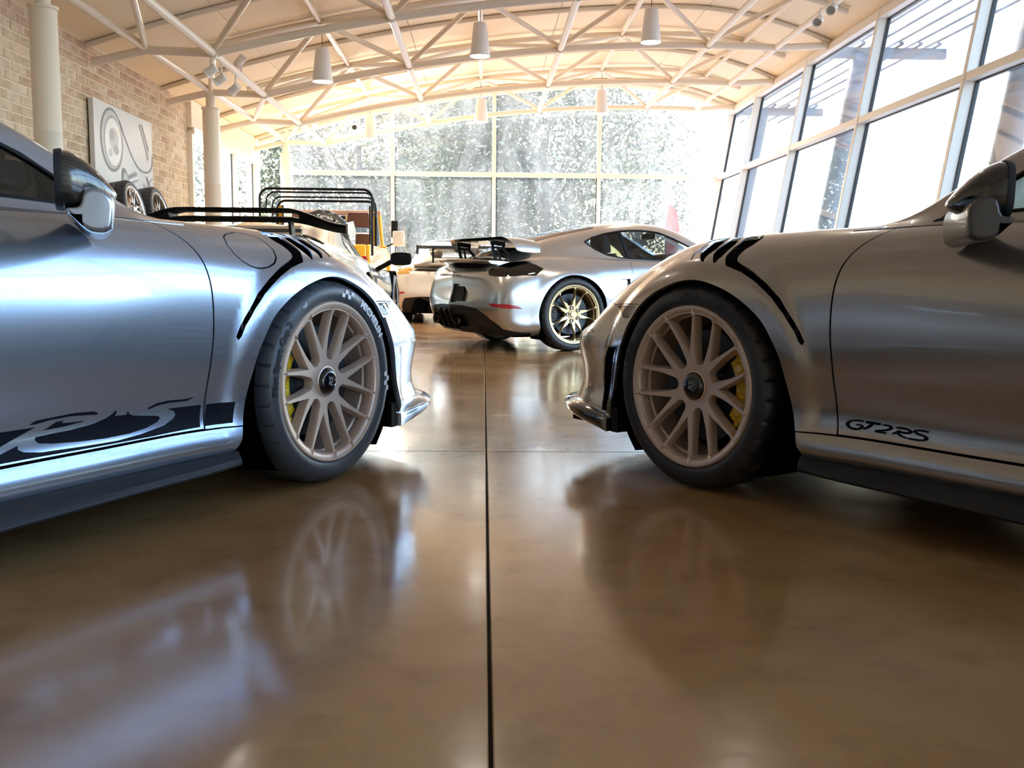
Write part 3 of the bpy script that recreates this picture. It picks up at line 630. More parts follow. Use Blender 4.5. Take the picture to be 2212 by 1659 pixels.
def car_mirror(sg, parent, shell, body, rimm, du=0.0, da=0.0):
    """door mirror: local frame a = forward/outboard, b = across, z up"""
    a = Vector((math.cos(.70), math.sin(.70), 0))*.85; b = Vector((-a.y, a.x, 0)); up = Vector((0, 0, .85)); C = Vector((-1.100+du, .985, .925))
    f = lambda p: (p.x, sg*p.y, p.z)
    secs = [(0, .076, -.078, .112), (.018, .074, -.079, .112), (.040, .064, -.078, .107), (.062, .049, -.076, .097), (.085, .029, -.071, .082), (.106, .006, -.063, .062), (.122, -.014, -.055, .044), (.132, -.027, -.047, .026), (.136, -.034, -.041, .010)]
    def ring(k, top, bot, hw, n=28, e=.62):
        zc, hz = (top+bot)/2, (top-bot)/2; out = []
        for i in range(n):
            th = 2*PI*i/n; cx, sx = math.cos(th), math.sin(th)
            out.append(f(C+a*k+b*(hw*math.copysign(abs(cx)**e, cx))+up*(zc+hz*math.copysign(abs(sx)**e, sx))))
        return out
    root = MB().loft([ring(*s) for s in secs], True, True).build('door_mirror', M[shell], parent, 50)
    MB().loft([ring(-.016, .071, -.074, .106), ring(-.016, .077, -.080, .113), ring(-.002, .080, -.083, .115), ring(.003, .0785, -.0815, .1145)], True, False).build('mirror_rim', M[rimm], root, 50)
    MB().loft([ring(-.010, .071, -.074, .106), ring(-.011, .01, -.012, .02)], True, True).build('mirror_glass', M['chrome'], root, 20)
    C = C+Vector((da, 0, 0))
    # arm: side profile in (a, z) with a window between its two legs
    prof = [(.004, -.080), (.040, -.074), (.056, -.030), (.090, -.024), (.118, -.040), (.129, -.066), (.127, -.100), (.122, -.132), (.104, -.143), (.070, -.142), (.048, -.130), (.026, -.108), (.010, -.094)]
    prof = [tuple(p) for p in catmull(prof, .012, True)]
    rings = []
    for k, (d, g, dz) in enumerate(((-.27, .94, -.01), (-.24, 1.0, -.004), (-.02, 1.0, 0), (.075, 1.0, 0), (.100, .98, 0), (.112, .92, 0), (.117, .82, 0))):
        ca, cz = .070, -.085
        rings.append([f(C+a*(ca+(p-ca)*g)+b*d+up*(cz+(q-cz)*g+dz)) for p, q in prof])
    arm = MB().loft(rings, True, True).build('mirror_arm', M[body], root, 40, bevel=.006, seg=3)
    hole = [(.018, -.096), (.048, -.096), (.048, -.126)]
    MB().prism(hole, lambda p, q, d: f(C+a*p+b*d+up*q), -.2, .1177).build('arm_recess', M['cavity'], root)
    return root

def sweep_side(S, s_list, sect):
    """sect(s) -> list of (dv, z) around the body edge; plan curve from the surface at low t, pushed along its outward normal"""
    rings = []
    P, N = S.posn(np.array([(s, .12) for s in s_list])); N[:, 2] = 0; N /= np.linalg.norm(N, axis=1, keepdims=True)
    for i, s in enumerate(s_list): rings.append([(P[i][0]+N[i][0]*d, P[i][1]+N[i][1]*d, z) for d, z in sect(s)])
    return rings

def rs_coupe(name, loc, heading, sg, paint, right_car):
    root = empty(name, loc, heading)
    S = S_RS; pm = M[paint]; g2 = .003
    door = [(a, b) for a, b in DOOR_F]; archf = list(ARCH_F)
    i0 = [i for i, p in enumerate(archf) if p[1] >= .149][0]; up = archf[i0:]; i1 = [i for i, p in enumerate(up) if p[0] > .25][0]; over = up[:i1+1]; front = up[i1:]
    fend = [(-.570+g2, .151)]+[(a+g2, b) for a, b in door[::-1]][1:]+[(-.735, .97), (-.60, 1.035), (-.2, 1.01), (.2, .985), (.45, .975), (.60, .965), (.655, .86), (.58, .702), (.467, .629), (.445, .614), (.353, .5905), (.262, .5675)]+over[::-1]
    fh = [LOUVER]
    if not right_car: fh.append(FLAP)
    panel('front_fender', S, fend, pm, root, sg, fh, .016)
    hidden = panel('front_fender', S, fend, pm, root, -sg, [LOUVER], .03)
    if not right_car:
        q = offset_loop(FLAP, .0048); panel('fuel_flap', S, [tuple(p) for p in q], pm, root, sg, (), .016)
    for s_ in (sg, -sg):
        vent = panel('louver_bed', S, [tuple(p) for p in offset_loop(LOUVER, -.012)], M['cavity'], root, s_, (), .03, off=-.055, flange=0)
        for bl in BLADES: panel('louver_blade', S, bl, pm, vent, s_, (), .012, off=-.003, flange=.005)
        for k in range(7):                                     # small fins in the slot behind the arch
            t = (k+.6)/7.4; L0 = np.array([(-.4437, .466), (-.4247, .4941), (-.3878, .5394), (-.3674, .5643), (-.3453, .5816), (-.3149, .6039), (-.2808, .6235), (-.2376, .645), (-.1871, .6638)]); L1 = np.array([(-.4438, .4330), (-.4266, .4671), (-.3869, .5195), (-.3427, .5638), (-.3055, .5894), (-.2675, .6107), (-.2152, .632), (-.1617, .6463), (-.139, .6514)])
            f0 = np.array([np.interp(t, np.linspace(0, 1, len(L0)), L0[:, i]) for i in (0, 1)]); f1 = np.array([np.interp(t, np.linspace(0, 1, len(L1)), L1[:, i]) for i in (0, 1)]); d = np.array([.006, .004])
            P, N = S.posn(np.array([f0-d, f1-d, f1+d*2.2, f0+d*2.2])); q = np.array([P[0]-N[0]*.006, P[1]-N[1]*.006, P[2]-N[2]*.03, P[3]-N[3]*.03])*[1, s_, 1]; q2 = q-np.array(N)*[1, s_, 1]*.004
            MB().add(list(q)+list(q2), [(0, 1, 2, 3), (7, 6, 5, 4), (0, 4, 5, 1), (1, 5, 6, 2), (2, 6, 7, 3), (3, 7, 4, 0)]).build('vent_fin', M['skirt'], vent, 0)
    hood = [(-.735+.004, .975), (-.60, 1.040), (-.2, 1.015), (.2, .990), (.45, .980), (.60, .972), (.64, .985), (.70, 1.1), (.72, 1.54), (-.735, 1.54)]
    panel('front_hood', S, hood, pm, root, sg, (), .035, both=True)
    bump = [(.262, .5640), (.353, .5865), (.445, .6100), (.467, .6250), (.584, .698), (.660, .86), (.648, .980), (.706, 1.1), (.726, 1.54), (1.10, 1.54), (1.60, 1.54), (1.60, .8), (1.60, 0), (.405, 0)]+front[::-1][1:]
    bh = [MARK]
    VENT = [(.4750, .100), (.4520, .100), (.4720, .2529), (.4540, .343), (.4180, .3950), (.4076, .4030), (.3520, .395), (.3600, .3672), (.3790, .2983), (.3900, .2222), (.402, .1259), (.404, .09)]
    if right_car: bh.append(VENT)
    panel('front_bumper', S, bump, pm, root, sg, bh, .018, both=False)
    panel('front_bumper', S, bump, pm, root, -sg, [MARK], .03)
    for s_ in (sg, -sg):
        panel('side_marker', S, [tuple(p) for p in offset_loop(MARK, .003)], M['lens_clear'], root, s_, (), .012, off=.001)
        panel('marker_housing', S, [tuple(p) for p in offset_loop(MARK, -.004)], M['paint_C'], root, s_, (), .03, off=-.022, flange=0)
    if right_car:
        panel('air_outlet', S, [tuple(p) for p in offset_loop(VENT, -.006)], M['cavity'], root, sg, (), .03, off=-.04, flange=0)
        panel('outlet_frame', S, VENT, M['black_gloss'], root, sg, [[tuple(p) for p in offset_loop(VENT, .009)]], .012, off=.002, flange=.03)
    else:
        panel('arch_trim', S, TRIM_STRIP, pm, root, sg, (), .014, off=.006, flange=.02)
    # doors, sills, rear body
    dr = [(a-g2, b) for a, b in door][1:]; db = [(-.648-g2, .836)]+dr[1:-1]+[(-.570-g2, .1525), (-1.97, .1525), (-1.985, .4), (-1.97, .836)]
    for s_ in (sg, -sg): panel('door', S, db, pm, root, s_, (), .02 if s_ == sg else .04)
    sill = [(-.442, .1455), (-1.2, .1445), (-2.06, .1445), (-2.06, .05), (-1.2, .048), (-.47, .062), (-.452, .10)]
    for s_ in (sg, -sg): panel('side_sill', S, sill, pm, root, s_, (), .02)
    ar = arch_loop(S, -2.457, .35, .365); ar = [(p[0], max(p[1], -.0)) for p in ar]
    ra = [p for p in ar if p[1] > .0]; xs0 = min(p[0] for p in ra)
    rear = [(-1.975, .1525), (-1.99, .4), (-1.975, .84), (-1.975, 1.54), (-3.62, 1.54), (-3.62, 0), (-2.72, 0)]+[(p[0], p[1]) for p in ra[::-1]]+[(ra[0][0], .1525)]
    rear = [(-1.975, .1525), (-1.99, .4), (-1.975, .84), (-1.975, 1.54), (-3.62, 1.54), (-3.62, 0.0)]+[(ra[-1][0], .0)]+ra[::-1]+[(ra[0][0], .1525)]
    panel('rear_body', S, rear, pm, root, sg, (), .05, both=True)
    # dark shell behind all the gaps
    inner_f = [(-2.0, .05), (-.46, .05)]+[(p[0]-.004, p[1]+.004) for p in over]+[(.30, .60), (.50, .66), (.72, .80), (.72, 1.5), (-2.0, .83), (-2.0, .5)]
    for s_ in (sg, -sg): panel('inner_shell', S, inner_f, M['cavity'], root, s_, (), .05, off=-.045, flange=0)
    # wheel housings
    for cu, r in ((0, .385), (-2.457, .39)):
        for s_ in (1, -1):
            mb = MB(); a = [(-.24*PI)+1.48*PI*i/28 for i in range(29)]
            ring = lambda v, rr: [(cu-.01+rr*math.cos(t), s_*v, .345+rr*math.sin(t)) for t in a]
            mb.loft([ring(.895, r-.010), ring(.80, r), ring(.56, r), ring(.56, .05)], False); mb.build('wheel_housing', M['cavity'], root, 0)
    # black skirt below the sill
    s0 = np.concatenate([[-.462, -.47, -.49, -.54, -.62], np.linspace(-.75, -1.95, 12), [-2.02, -2.05]])
    def sk(s):
        e = min(1, max(0, (-.455-s)/.16))**.6; h = .150-.018*min(1, max(0, (-.46-s)/.8)); return [(-.035, .186), (.000, .180), (.012+.028*e, h+.012), (.016+.032*e, h-.004), (.010+.03*e, h-.012), (-.06, h-.014)]
    rg = sweep_side(S, s0, sk)
    for s_ in (1, -1): MB().loft([[(x, s_*v, z) for x, v, z in r] for r in rg], True, True).build('side_skirt', M['skirt'], root, 28)
    # splitter lip
    sp = np.concatenate([[.405, .43, .46, .50, .56], np.linspace(.62, 1.6, 16)])
    def lip(s):
        e = _smooth(s, .41, .60); w = .004+.052*e; z0 = .150+.032*e; zt = .178+.034*e; b = .146-.0*e
        return [(-.03, zt+.014), (.002, zt+.010), (w*.8, zt+.002), (w, zt-.006), (w*.97, z0+.004), (w*.70, z0-.012), (-.01, .140), (-.06, .140)]
    rg = sweep_side(S, sp, lip); both = [[(x, v, z) for x, v, z in r] for r in rg]+[[(x, -v, z) for x, v, z in r] for r in rg[::-1][1:]]
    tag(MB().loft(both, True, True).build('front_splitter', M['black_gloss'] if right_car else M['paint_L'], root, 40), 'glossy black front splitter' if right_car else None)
    for s_ in (1, -1): MB().box((.375, s_*.80, .185), (.035, .20, .09)).build('splitter_deflector', M['black'], root)
    MB().box((-1.2, 0, .14), (4.0, 1.5, .03)).build('underbody', M['cavity'], root)
    # greenhouse
    win = [(-.76, .035), (-.80, .088), (-.87, .150), (-1.0, .222), (-1.2, .268), (-1.5, .29), (-1.9, .28), (-2.2, .225), (-2.42, .11), (-2.44, .035)]
    shield = [(-.60, .372), (-.80, .366), (-1.1, .366), (-1.31, .38), (-1.33, .7), (-1.34, 1.05), (-.56, 1.05), (-.56, .7)]
    back = [(-2.15, .47), (-2.25, .45), (-2.75, .45), (-2.82, .6), (-2.85, 1.05), (-2.13, 1.05)]
    panel('roof', RS_G, [(-.50, 0), (-.50, 1.05), (-3.15, 1.05), (-3.15, 0)], pm, root, sg, [win, [(x, min(t, 1.0499)) for x, t in shield], [(x, min(t, 1.0499)) for x, t in back]], .03, both=True, flange=.02)
    for s_ in (sg, -sg):
        panel('window_frame', RS_G, win, M['black'], root, s_, [[tuple(p) for p in offset_loop(catmull(win, .03, True), .017)]], .02, off=.002)
        panel('side_window', RS_G, win, M['car_glass'], root, s_, (), .03, off=-.004, flange=0)
    panel('windshield', RS_G, shield, M['car_glass'], root, sg, (), .05, off=-.004, both=True, flange=0)
    panel('rear_window', RS_G, back, M['car_glass'], root, sg, (), .05, off=-.004, both=True, flange=0)
    mb = MB()
    for y in (-.36, .36): seat_mesh(mb, -1.45, y, .42)
    tag(mb.build('seats', M['seat_dark'], root), None)
    MB().loft([[(-.72, y, z) for y, z in ((-.68, .55), (-.68, .82), (.68, .82), (.68, .55))], [(-.95, y, z) for y, z in ((-.68, .55), (-.66, .87), (.66, .87), (.68, .55))], [(-1.08, y, z) for y, z in ((-.68, .5), (-.66, .80), (.66, .80), (.68, .5))]], True, True).build('dashboard', M['interior'], root)
    MB().box((-1.7, 0, .33), (2.1, 1.4, .04)).build('cabin_floor', M['interior'], root)
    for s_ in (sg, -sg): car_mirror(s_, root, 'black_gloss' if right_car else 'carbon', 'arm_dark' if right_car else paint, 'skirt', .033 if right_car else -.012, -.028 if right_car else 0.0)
    # headlight, tail lights
    for s_ in (sg, -sg):
        hl = [(.555+.075*math.cos(a), .80+.062*math.sin(a)) for a in np.linspace(0, 2*PI, 24, endpoint=False)]
        panel('headlight', S, hl, M['lens_clear'], root, s_, (), .02, off=.004, flange=.006)
        panel('tail_light', S, [(-3.06, .60), (-3.1, .69), (-3.3, .70), (-3.4, .66), (-3.3, .60)], M['red_lens'], root, s_, (), .03, off=.004)
    # wing on its uprights
    mb = MB(); prof = [(-.16, 0), (-.10, .022), (0, .03), (.10, .02), (.17, -.005), (.10, -.008), (0, .004), (-.10, -.004)]
    mb.loft([[(-3.25+p, y, 1.28+q) for p, q in prof] for y in (-.80, -.4, 0, .4, .80)], True, True)
    for y in (-.805, .805): mb.prism([(-.18, -.06), (.19, -.06), (.19, .05), (-.18, .05)], lambda a_, b_, d, y=y: (-3.25+a_, y+d, 1.28+b_), -.006, .006)
    for y in (-.42, .42): mb.prism([(-.02, -.48), (.14, -.48), (.08, 0), (-.04, 0)], lambda a_, b_, d, y=y: (-3.25+a_, y+d, 1.28+b_), -.010, .010)
    mb.build('rear_wing', M['black'], root)
    # wheels
    vis = wheel('front_wheel', root, (0, sg*.905, .347), 0 if sg < 0 else PI, 'rs', 'bronze', -1 if sg < 0 else 1, 'caliper', 'R' if right_car else 'L')
    for u, s_ in ((0, -sg), (-2.457, sg), (-2.457, -sg)):
        w = wheel('front_wheel' if u == 0 else 'rear_wheel', root, (u, s_*(.905 if u == 0 else .925), .347), 0 if s_ < 0 else PI, 'rs', 'bronze', -1 if s_ < 0 else 1, 'caliper', None)
    # lettering
    if not right_car:
        for k, pts in DECAL.items():
            tag(panel('door_stripe', S, pts, M['decal'], root, sg, (), .02, off=.0012, flange=0), 'navy black stripe graphic')
    else:
        V = []; F = []
        for st in GT_STROKES:
            p, n = stroke_poly(st, .1); w = .058
            lens = len(p); b = len(V)
            for i in range(lens):
                k = .55+.45*math.sin(PI*min(1, max(0, (i+.8)/(lens+.6))))**.5
                for sgn in (1, -1):
                    V.append((p[i][0]+sgn*n[i][0]*.024*k, p[i][1]+sgn*n[i][1]*.118*k))
            F += [(b+2*i, b+2*i+1, b+2*i+3, b+2*i+2) for i in range(lens-1)]
        V = np.array(V); st = np.stack([-.592-V[:, 0]*.258, .1705+(V[:, 1]-.1)*.0352], 1); P, N = S.posn(st); P = (P+.0012*N)*[1, sg, 1]
        MB().add(P.tolist(), F).build('door_lettering', M['decal'], root, 0)
    return root
# ---------------------------------------------------------------- mid-engined coupes further back
S_C = cay_surface(); G_C = grid_surface(CAY_G, CAY_GT)
CWIN = [(.267, .253), (.364, .311), (.505, .354), (.701, .376), (.947, .373), (1.14, .356), (1.311, .288), (1.472, .2), (1.60, .10), (1.66, .02), (1.2, .005), (.951, .006), (.713, .015), (.595, .024), (.465, .049), (.35, .124), (.278, .215)]
CTAIL = [(-1.11, .748), (-1.005, .838), (-.815, .912), (-.575, .822), (-.396, .708), (-.311, .651), (-.402, .579), (-.642, .604), (-1.07, .664)]
def mid_coupe(name, loc, heading, sg, paint, gt):
    root = empty(name, loc, heading); S = S_C; pm = M[paint]; e = 1.5199
    def arch(cu, r):
        a = [(p[0], max(p[1], 0)) for p in arch_loop(S, cu, .343, r)]; return [p for p in a if p[1] > 0]
    ra, fa = arch(0, .362), arch(2.484, .358)
    gapx = [(.700, .835), (.667, .70), (.665, .59), (.668, .40), (.68, .155)]
    door = [(x+.004, t) for x, t in gapx]+[(1.93, .155), (1.95, .5), (1.92, .835)]
    INT = [(.497, .529), (.525, .551), (.628, .557), (.628, .46), (.532, .432)]
    REC = [(-1.735, .545), (-1.527, .544), (-1.462, .489), (-1.34, .379), (-1.335, .361), (-1.735, .340)]
    low = [(-1.75, .314), (-1.50, .311), (-1.25, .278), (-1.04, .146), (-.838, .065)] if gt else [(-1.75, .250), (-1.25, .250), (-1.02, .215), (-.93, .10), (-.86, .03)]
    for s_ in (sg, -sg):
        body = [(-1.75, e)]+low+[(-.43, .045), (-.40, 0)]+[(ra[-1][0], .02)]+ra[::-1]+[(ra[0][0], .02), (fa[-1][0], .02)]+fa[::-1]+[(fa[0][0], 0), (3.80, 0), (3.80, e), (1.95, e), (1.86, .87), (-.02, .87), (-.30, e)]
        hs = [CTAIL, [(x-.002, t-.002) for x, t in door] if 0 else offset_loop(door, -.004).tolist(), INT]
        if s_ == sg: hs.append(REC)
        panel('body', S, body, pm, root, s_, hs, .03)
        panel('door', S, door, pm, root, s_, (), .04)
        panel('door_gap_seal', S, offset_loop(door, -.012).tolist(), M['cavity'], root, s_, (), .05, off=-.02, flange=0)
        panel('side_intake', S, offset_loop(INT, -.004).tolist(), pm, root, s_, (), .03, off=-.03, flange=0)
        panel('tail_light', S, offset_loop(CTAIL, .003).tolist(), M['lens_smoke' if gt else 'amber_lens'], root, s_, (), .025, off=.002)
        panel('tail_light_housing', S, offset_loop(CTAIL, -.006).tolist(), M['skirt'], root, s_, (), .04, off=-.03, flange=0)
        panel('reflector', S, [(-1.045, .356), (-.781, .348), (-.613, .317), (-.534, .282), (-.778, .291), (-1.0, .322)], M['red_lens'], root, s_, (), .03, off=.003)
        dif = [(-1.75, 0)]+[(x, t-.004) for x, t in low]+[(-.45, .040), (-.43, 0)]
        panel('diffuser', S, dif, M['skirt'], root, s_, (), .03, off=-.012)
        panel('side_sill', S, [(.40, .005), (.40, .06), (2.1, .06), (2.1, .005)], M['skirt'], root, s_, (), .05, off=.012)
    plate_c = panel('plate_recess', S, offset_loop(REC, -.004).tolist(), pm, root, sg, (), .04, off=-.035, flange=0)
    panel('license_plate', S, [(-1.725, .520), (-1.540, .520), (-1.520, .372), (-1.725, .374)] if gt else [(-1.7, .5), (-1.5, .5), (-1.5, .38), (-1.7, .38)], M['black'], plate_c, sg, (), .03, off=-.015, flange=.01)
    # dark band under the lip, lip spoiler
    strip = [(-1.75, .695), (-1.13, .742), (-1.18, .825), (-1.75, .800)]
    panel('tail_band', S, strip, M['black_gloss'], root, sg, (), .03, off=.003, both=True)
    sec = lambda v: [(-.60+.5*v*v*.5, .79+.03*(v/.6)**2), (-.70+.35*v*v, .825), (-.865+.42*v*v, .850-.06*v*v), (-.875+.42*v*v, .842-.06*v*v), (-.845+.42*v*v, .815-.04*v*v), (-.66+.35*v*v, .78)]
    vs = np.linspace(-.58, .58, 15); MB().loft([[(u, v, z) for u, z in sec(v)] for v in vs], True, True).build('lip_spoiler', pm, root, 30)
    # wing
    hw = .69 if gt else .64; wz = 1.03 if gt else 1.06; u0 = -.43 if gt else -.72; ck = .83 if gt else 1.0
    prof = [(p*ck, q) for p, q in [(-.20, .020), (-.12, .012), (0, .010), (.12, -.002), (.20, -.012), (.12, -.020), (0, -.016), (-.12, -.004)]]
    rings = []
    for v in list(np.linspace(-hw+.12, hw-.12, 9)):
        rings.append([(u0+p, v, wz+q) for p, q in prof])
    if gt:
        dn = lambda s_: [[(u0+p*.97+.01, s_*(hw-.05), wz+q-.018) for p, q in prof], [(u0+p*.9+.03, s_*(hw-.005), wz+q-.055) for p, q in prof], [(u0+p*.72+.05, s_*(hw+.005), wz+q*.5-.115) for p, q in prof]]
        wing = MB().loft(dn(-1)[::-1]+rings+dn(1), True, True).build('rear_wing', M['black_gloss'] if 0 else pm, root, 50)
        MB().loft([[(u0+p*.8, v, wz+q-.0165) for p, q in ((-.19, .012), (0, 0), (.18, -.008), (.18, -.014), (0, -.006), (-.19, .006))] for v in np.linspace(-hw+.10, hw-.14, 7)], True, True).build('wing_underside', M['black_gloss'], wing, 40)
    else:
        wing = MB().loft(rings, True, True).build('rear_wing', M['skirt'], root, 50)
        mb = MB()
        for s_ in (1, -1): mb.prism([(-.20, -.10), (.12, -.10), (.20, .02), (-.20, .03)], lambda a, b, d, s_=s_: (u0+a, s_*(hw-.12)+d, wz+b), -.006, .006)
        mb.build('wing_endplate', M['black'], wing)
    for s_ in (1, -1):
        mb = MB(); v = s_*(.39 if gt else .31); zb = .80
        if gt:
            def bar(p, q, w): 
                d = Vector((q[0]-p[0], 0, q[1]-p[1])).normalized(); n = Vector((-d.z, 0, d.x))*w; P, Q = Vector((p[0], 0, p[1])), Vector((q[0], 0, q[1])); mb.prism([(k.x, k.z) for k in (P-n, P+n, Q+n, Q-n)], lambda a, b, d_: (a, v+d_, b), -.010, .010)
            A, B, Cq, D = (-.60, .95), (-.49, .94), (-.385, .845), (-.555, .80)
            bar((-.62, 1.0), (-.47, .985), .020); bar((-.61, .955), (-.475, .945), .010); bar((-.60, 1.0), A, .012); bar((-.49, .99), B, .012)
            bar(A, D, .013); bar(B, Cq, .012); bar((-.545, .95), (-.515, .815), .007); bar(D, Cq, .014)
        else: mb.tube((u0+.02, v, wz-.02), (u0+.06, v, zb+.01), .014, 6)
        mb.build('wing_support', M['black'], wing)
    # exhausts, diffuser fins
    if gt:
        for v in (-.13, .37):
            mb = MB(); 
            for k0, k1, rr in ((-.86, -.70, 1.0), (-.86, -.70, .86)): mb.loft([[(u, v+rr*.062*math.cos(t), .262+rr*.036*math.sin(t)) for t in np.linspace(0, 2*PI, 24, endpoint=False)] for u in (k0, k1)], True)
            mb.build('exhaust_pipe', M['steel'], root)
            MB().loft([[(-.835, v+w_, z) for w_, z in ((-.10, .215), (-.085, .318), (.085, .318), (.10, .215))], [(-.70, v+w_*.9, z) for w_, z in ((-.10, .215), (-.085, .318), (.085, .318), (.10, .215))]], True, True).build('exhaust_opening', M['cavity'], root, 0)
        for v in (-.42, -.02, .10, .235, .52, .60):
            mb = MB(); x0 = -.865+.30*max(0, abs(v-.05)-.2); mb.prism([(x0, .375), (x0-.02, .35), (x0+.05, .185), (x0+.20, .15), (x0+.20, .30)], lambda a, b, d, v=v: (a, v+d, b), -.012, .012); mb.build('diffuser_fin', M['black'], root)
        MB().loft([[(x, v, z) for x, z in ((-.845-dx, .372), (-.862-dx, .362), (-.845-dx, .345), (-.78-dx, .36))] for v, dx in ((-.5, -.06), (-.3, -.012), (0, .0), (.3, -.012), (.5, -.06))], True, True).build('diffuser_lip', M['skirt'], root)
    else:
        for v in (-.32, .32):
            mb = MB()
            for rr in (.05, .042): mb.loft([[(u, v+rr*math.cos(t), .245+rr*math.sin(t)) for t in np.linspace(0, 2*PI, 20, endpoint=False)] for u in (-.86, -.6)], True)
            mb.build('exhaust_pipe', M['steel'], root)
        MB().loft([[(x, v, z) for v, z in ((-.62, .15), (-.56, .33), (-.48, .365), (.48, .365), (.56, .33), (.62, .15))] for x in (-.80, -.60)], True, True).build('rear_cutout', M['cavity'], root)
        mb = MB(); mb.box((-.60, 0, .895), (.03, .22, .015)); mb.build('brake_light', M['red_lens'], root)
    # greenhouse
    hatch = [(-.40, .56), (.0, .52), (.45, .49), (.56, .60), (.60, .969), (-.44, .969)]; shield = [(1.36, .49), (1.92, .40), (1.98, .6), (2.0, .969), (1.30, .969), (1.32, .7)]
    panel('roof', G_C, [(-.5, 0), (-.5, .97), (2.1, .97), (2.1, 0)], pm, root, sg, [CWIN, hatch, shield], .03, both=True, flange=.02)
    for s_ in (sg, -sg):
        panel('window_frame', G_C, CWIN, M['black'], root, s_, [offset_loop(catmull(CWIN, .03, True), .016).tolist()], .02, off=.003)
        panel('side_window', G_C, CWIN, M['car_glass_clear'], root, s_, (), .04, off=-.003, flange=0)
        panel('window_pillar', G_C, [(.655, .365), (.690, .365), (.722, .015), (.682, .015)], M['black'], root, s_, (), .04, off=.003)
    panel('rear_window', G_C, hatch, M['car_glass'], root, sg, (), .06, off=-.003, both=True, flange=0); panel('windshield', G_C, shield, M['car_glass_clear'], root, sg, (), .06, off=-.003, both=True, flange=0)
    mb = MB()
    for y in (-.36, .36): seat_mesh(mb, 1.05, y, .35)
    mb.build('seats', M['seat_dark'], root)
    MB().box((1.0, 0, .28), (2.0, 1.45, .04)).build('cabin_floor', M['interior'], root)
    MB().loft([[(1.55, y, z) for y, z in ((-.68, .5), (-.68, .80), (.68, .80), (.68, .5))], [(1.85, y, z) for y, z in ((-.66, .5), (-.66, .83), (.66, .83), (.66, .5))]], True, True).build('dashboard', M['interior'], root)
    MB().box((1.42, 0, 1.115), (.03, .22, .06)).build('rear_view_mirror', M['black'], root, bevel=.01)
    for s_ in (sg, -sg): 
        q = MB(); c = Vector((1.52, s_*.98, .90))
        q.loft([[tuple(c+Vector((k, s_*.105*g*math.copysign(abs(math.cos(t))**.6, math.cos(t)), .062*g*math.copysign(abs(math.sin(t))**.6, math.sin(t))))) for t in np.linspace(0, 2*PI, 20, endpoint=False)] for k, g in ((-.03, .97), (0, 1), (.06, .85), (.10, .5), (.11, .1))], True, True)
        q.tube((1.55, s_*.80, .84), (1.55, s_*.92, .88), .022, 8); q.build('door_mirror', pm, root)
    for u in (0, 2.484):
        for s_ in (sg, -sg):
            mb = MB(); a = [(-.22*PI)+1.44*PI*i/24 for i in range(25)]; ring = lambda v, rr: [(u+rr*math.cos(t), s_*v, .343+rr*math.sin(t)) for t in a]
            mb.loft([ring(.88, .372), ring(.58, .372), ring(.58, .05)], False); mb.build('wheel_housing', M['cavity'], root, 0)
            wheel('rear_wheel' if u == 0 else 'front_wheel', root, (u, s_*.892, .343), 0 if s_ < 0 else PI, 'cay', 'gold' if gt else 'dark_rim', -1 if s_ < 0 else 1, 'caliper_black', 'C' if (u == 0 and s_ == sg and gt) else None, .343)
    MB().box((1.25, 0, .15), (3.6, 1.5, .03)).build('underbody', M['cavity'], root)
    if gt:
        def tail_text(nm, body, size, v0, t0, k, m):
            V, F = text_shape(body, size, .0006, .1, 1.35); V = np.array(V); v = v0+V[:, 0]; st = np.stack([-1.75+np.abs(v)/.47*.5, t0+V[:, 1]*k], 1)
            P, N = S.posn(st); P = P+.006*N; P[:, 1] = np.where(v >= 0, P[:, 1], -P[:, 1])*sg; MB().add(P.tolist(), F).build(nm, m, root, 0)
        tail_text('tail_lettering', 'PORSCHE', .045, -.26, .728, 1.0, M['letter_grey']); tail_text('model_badge', 'GT4', .040, .07, .640, 1.0, M['letter_dark'])
    return root

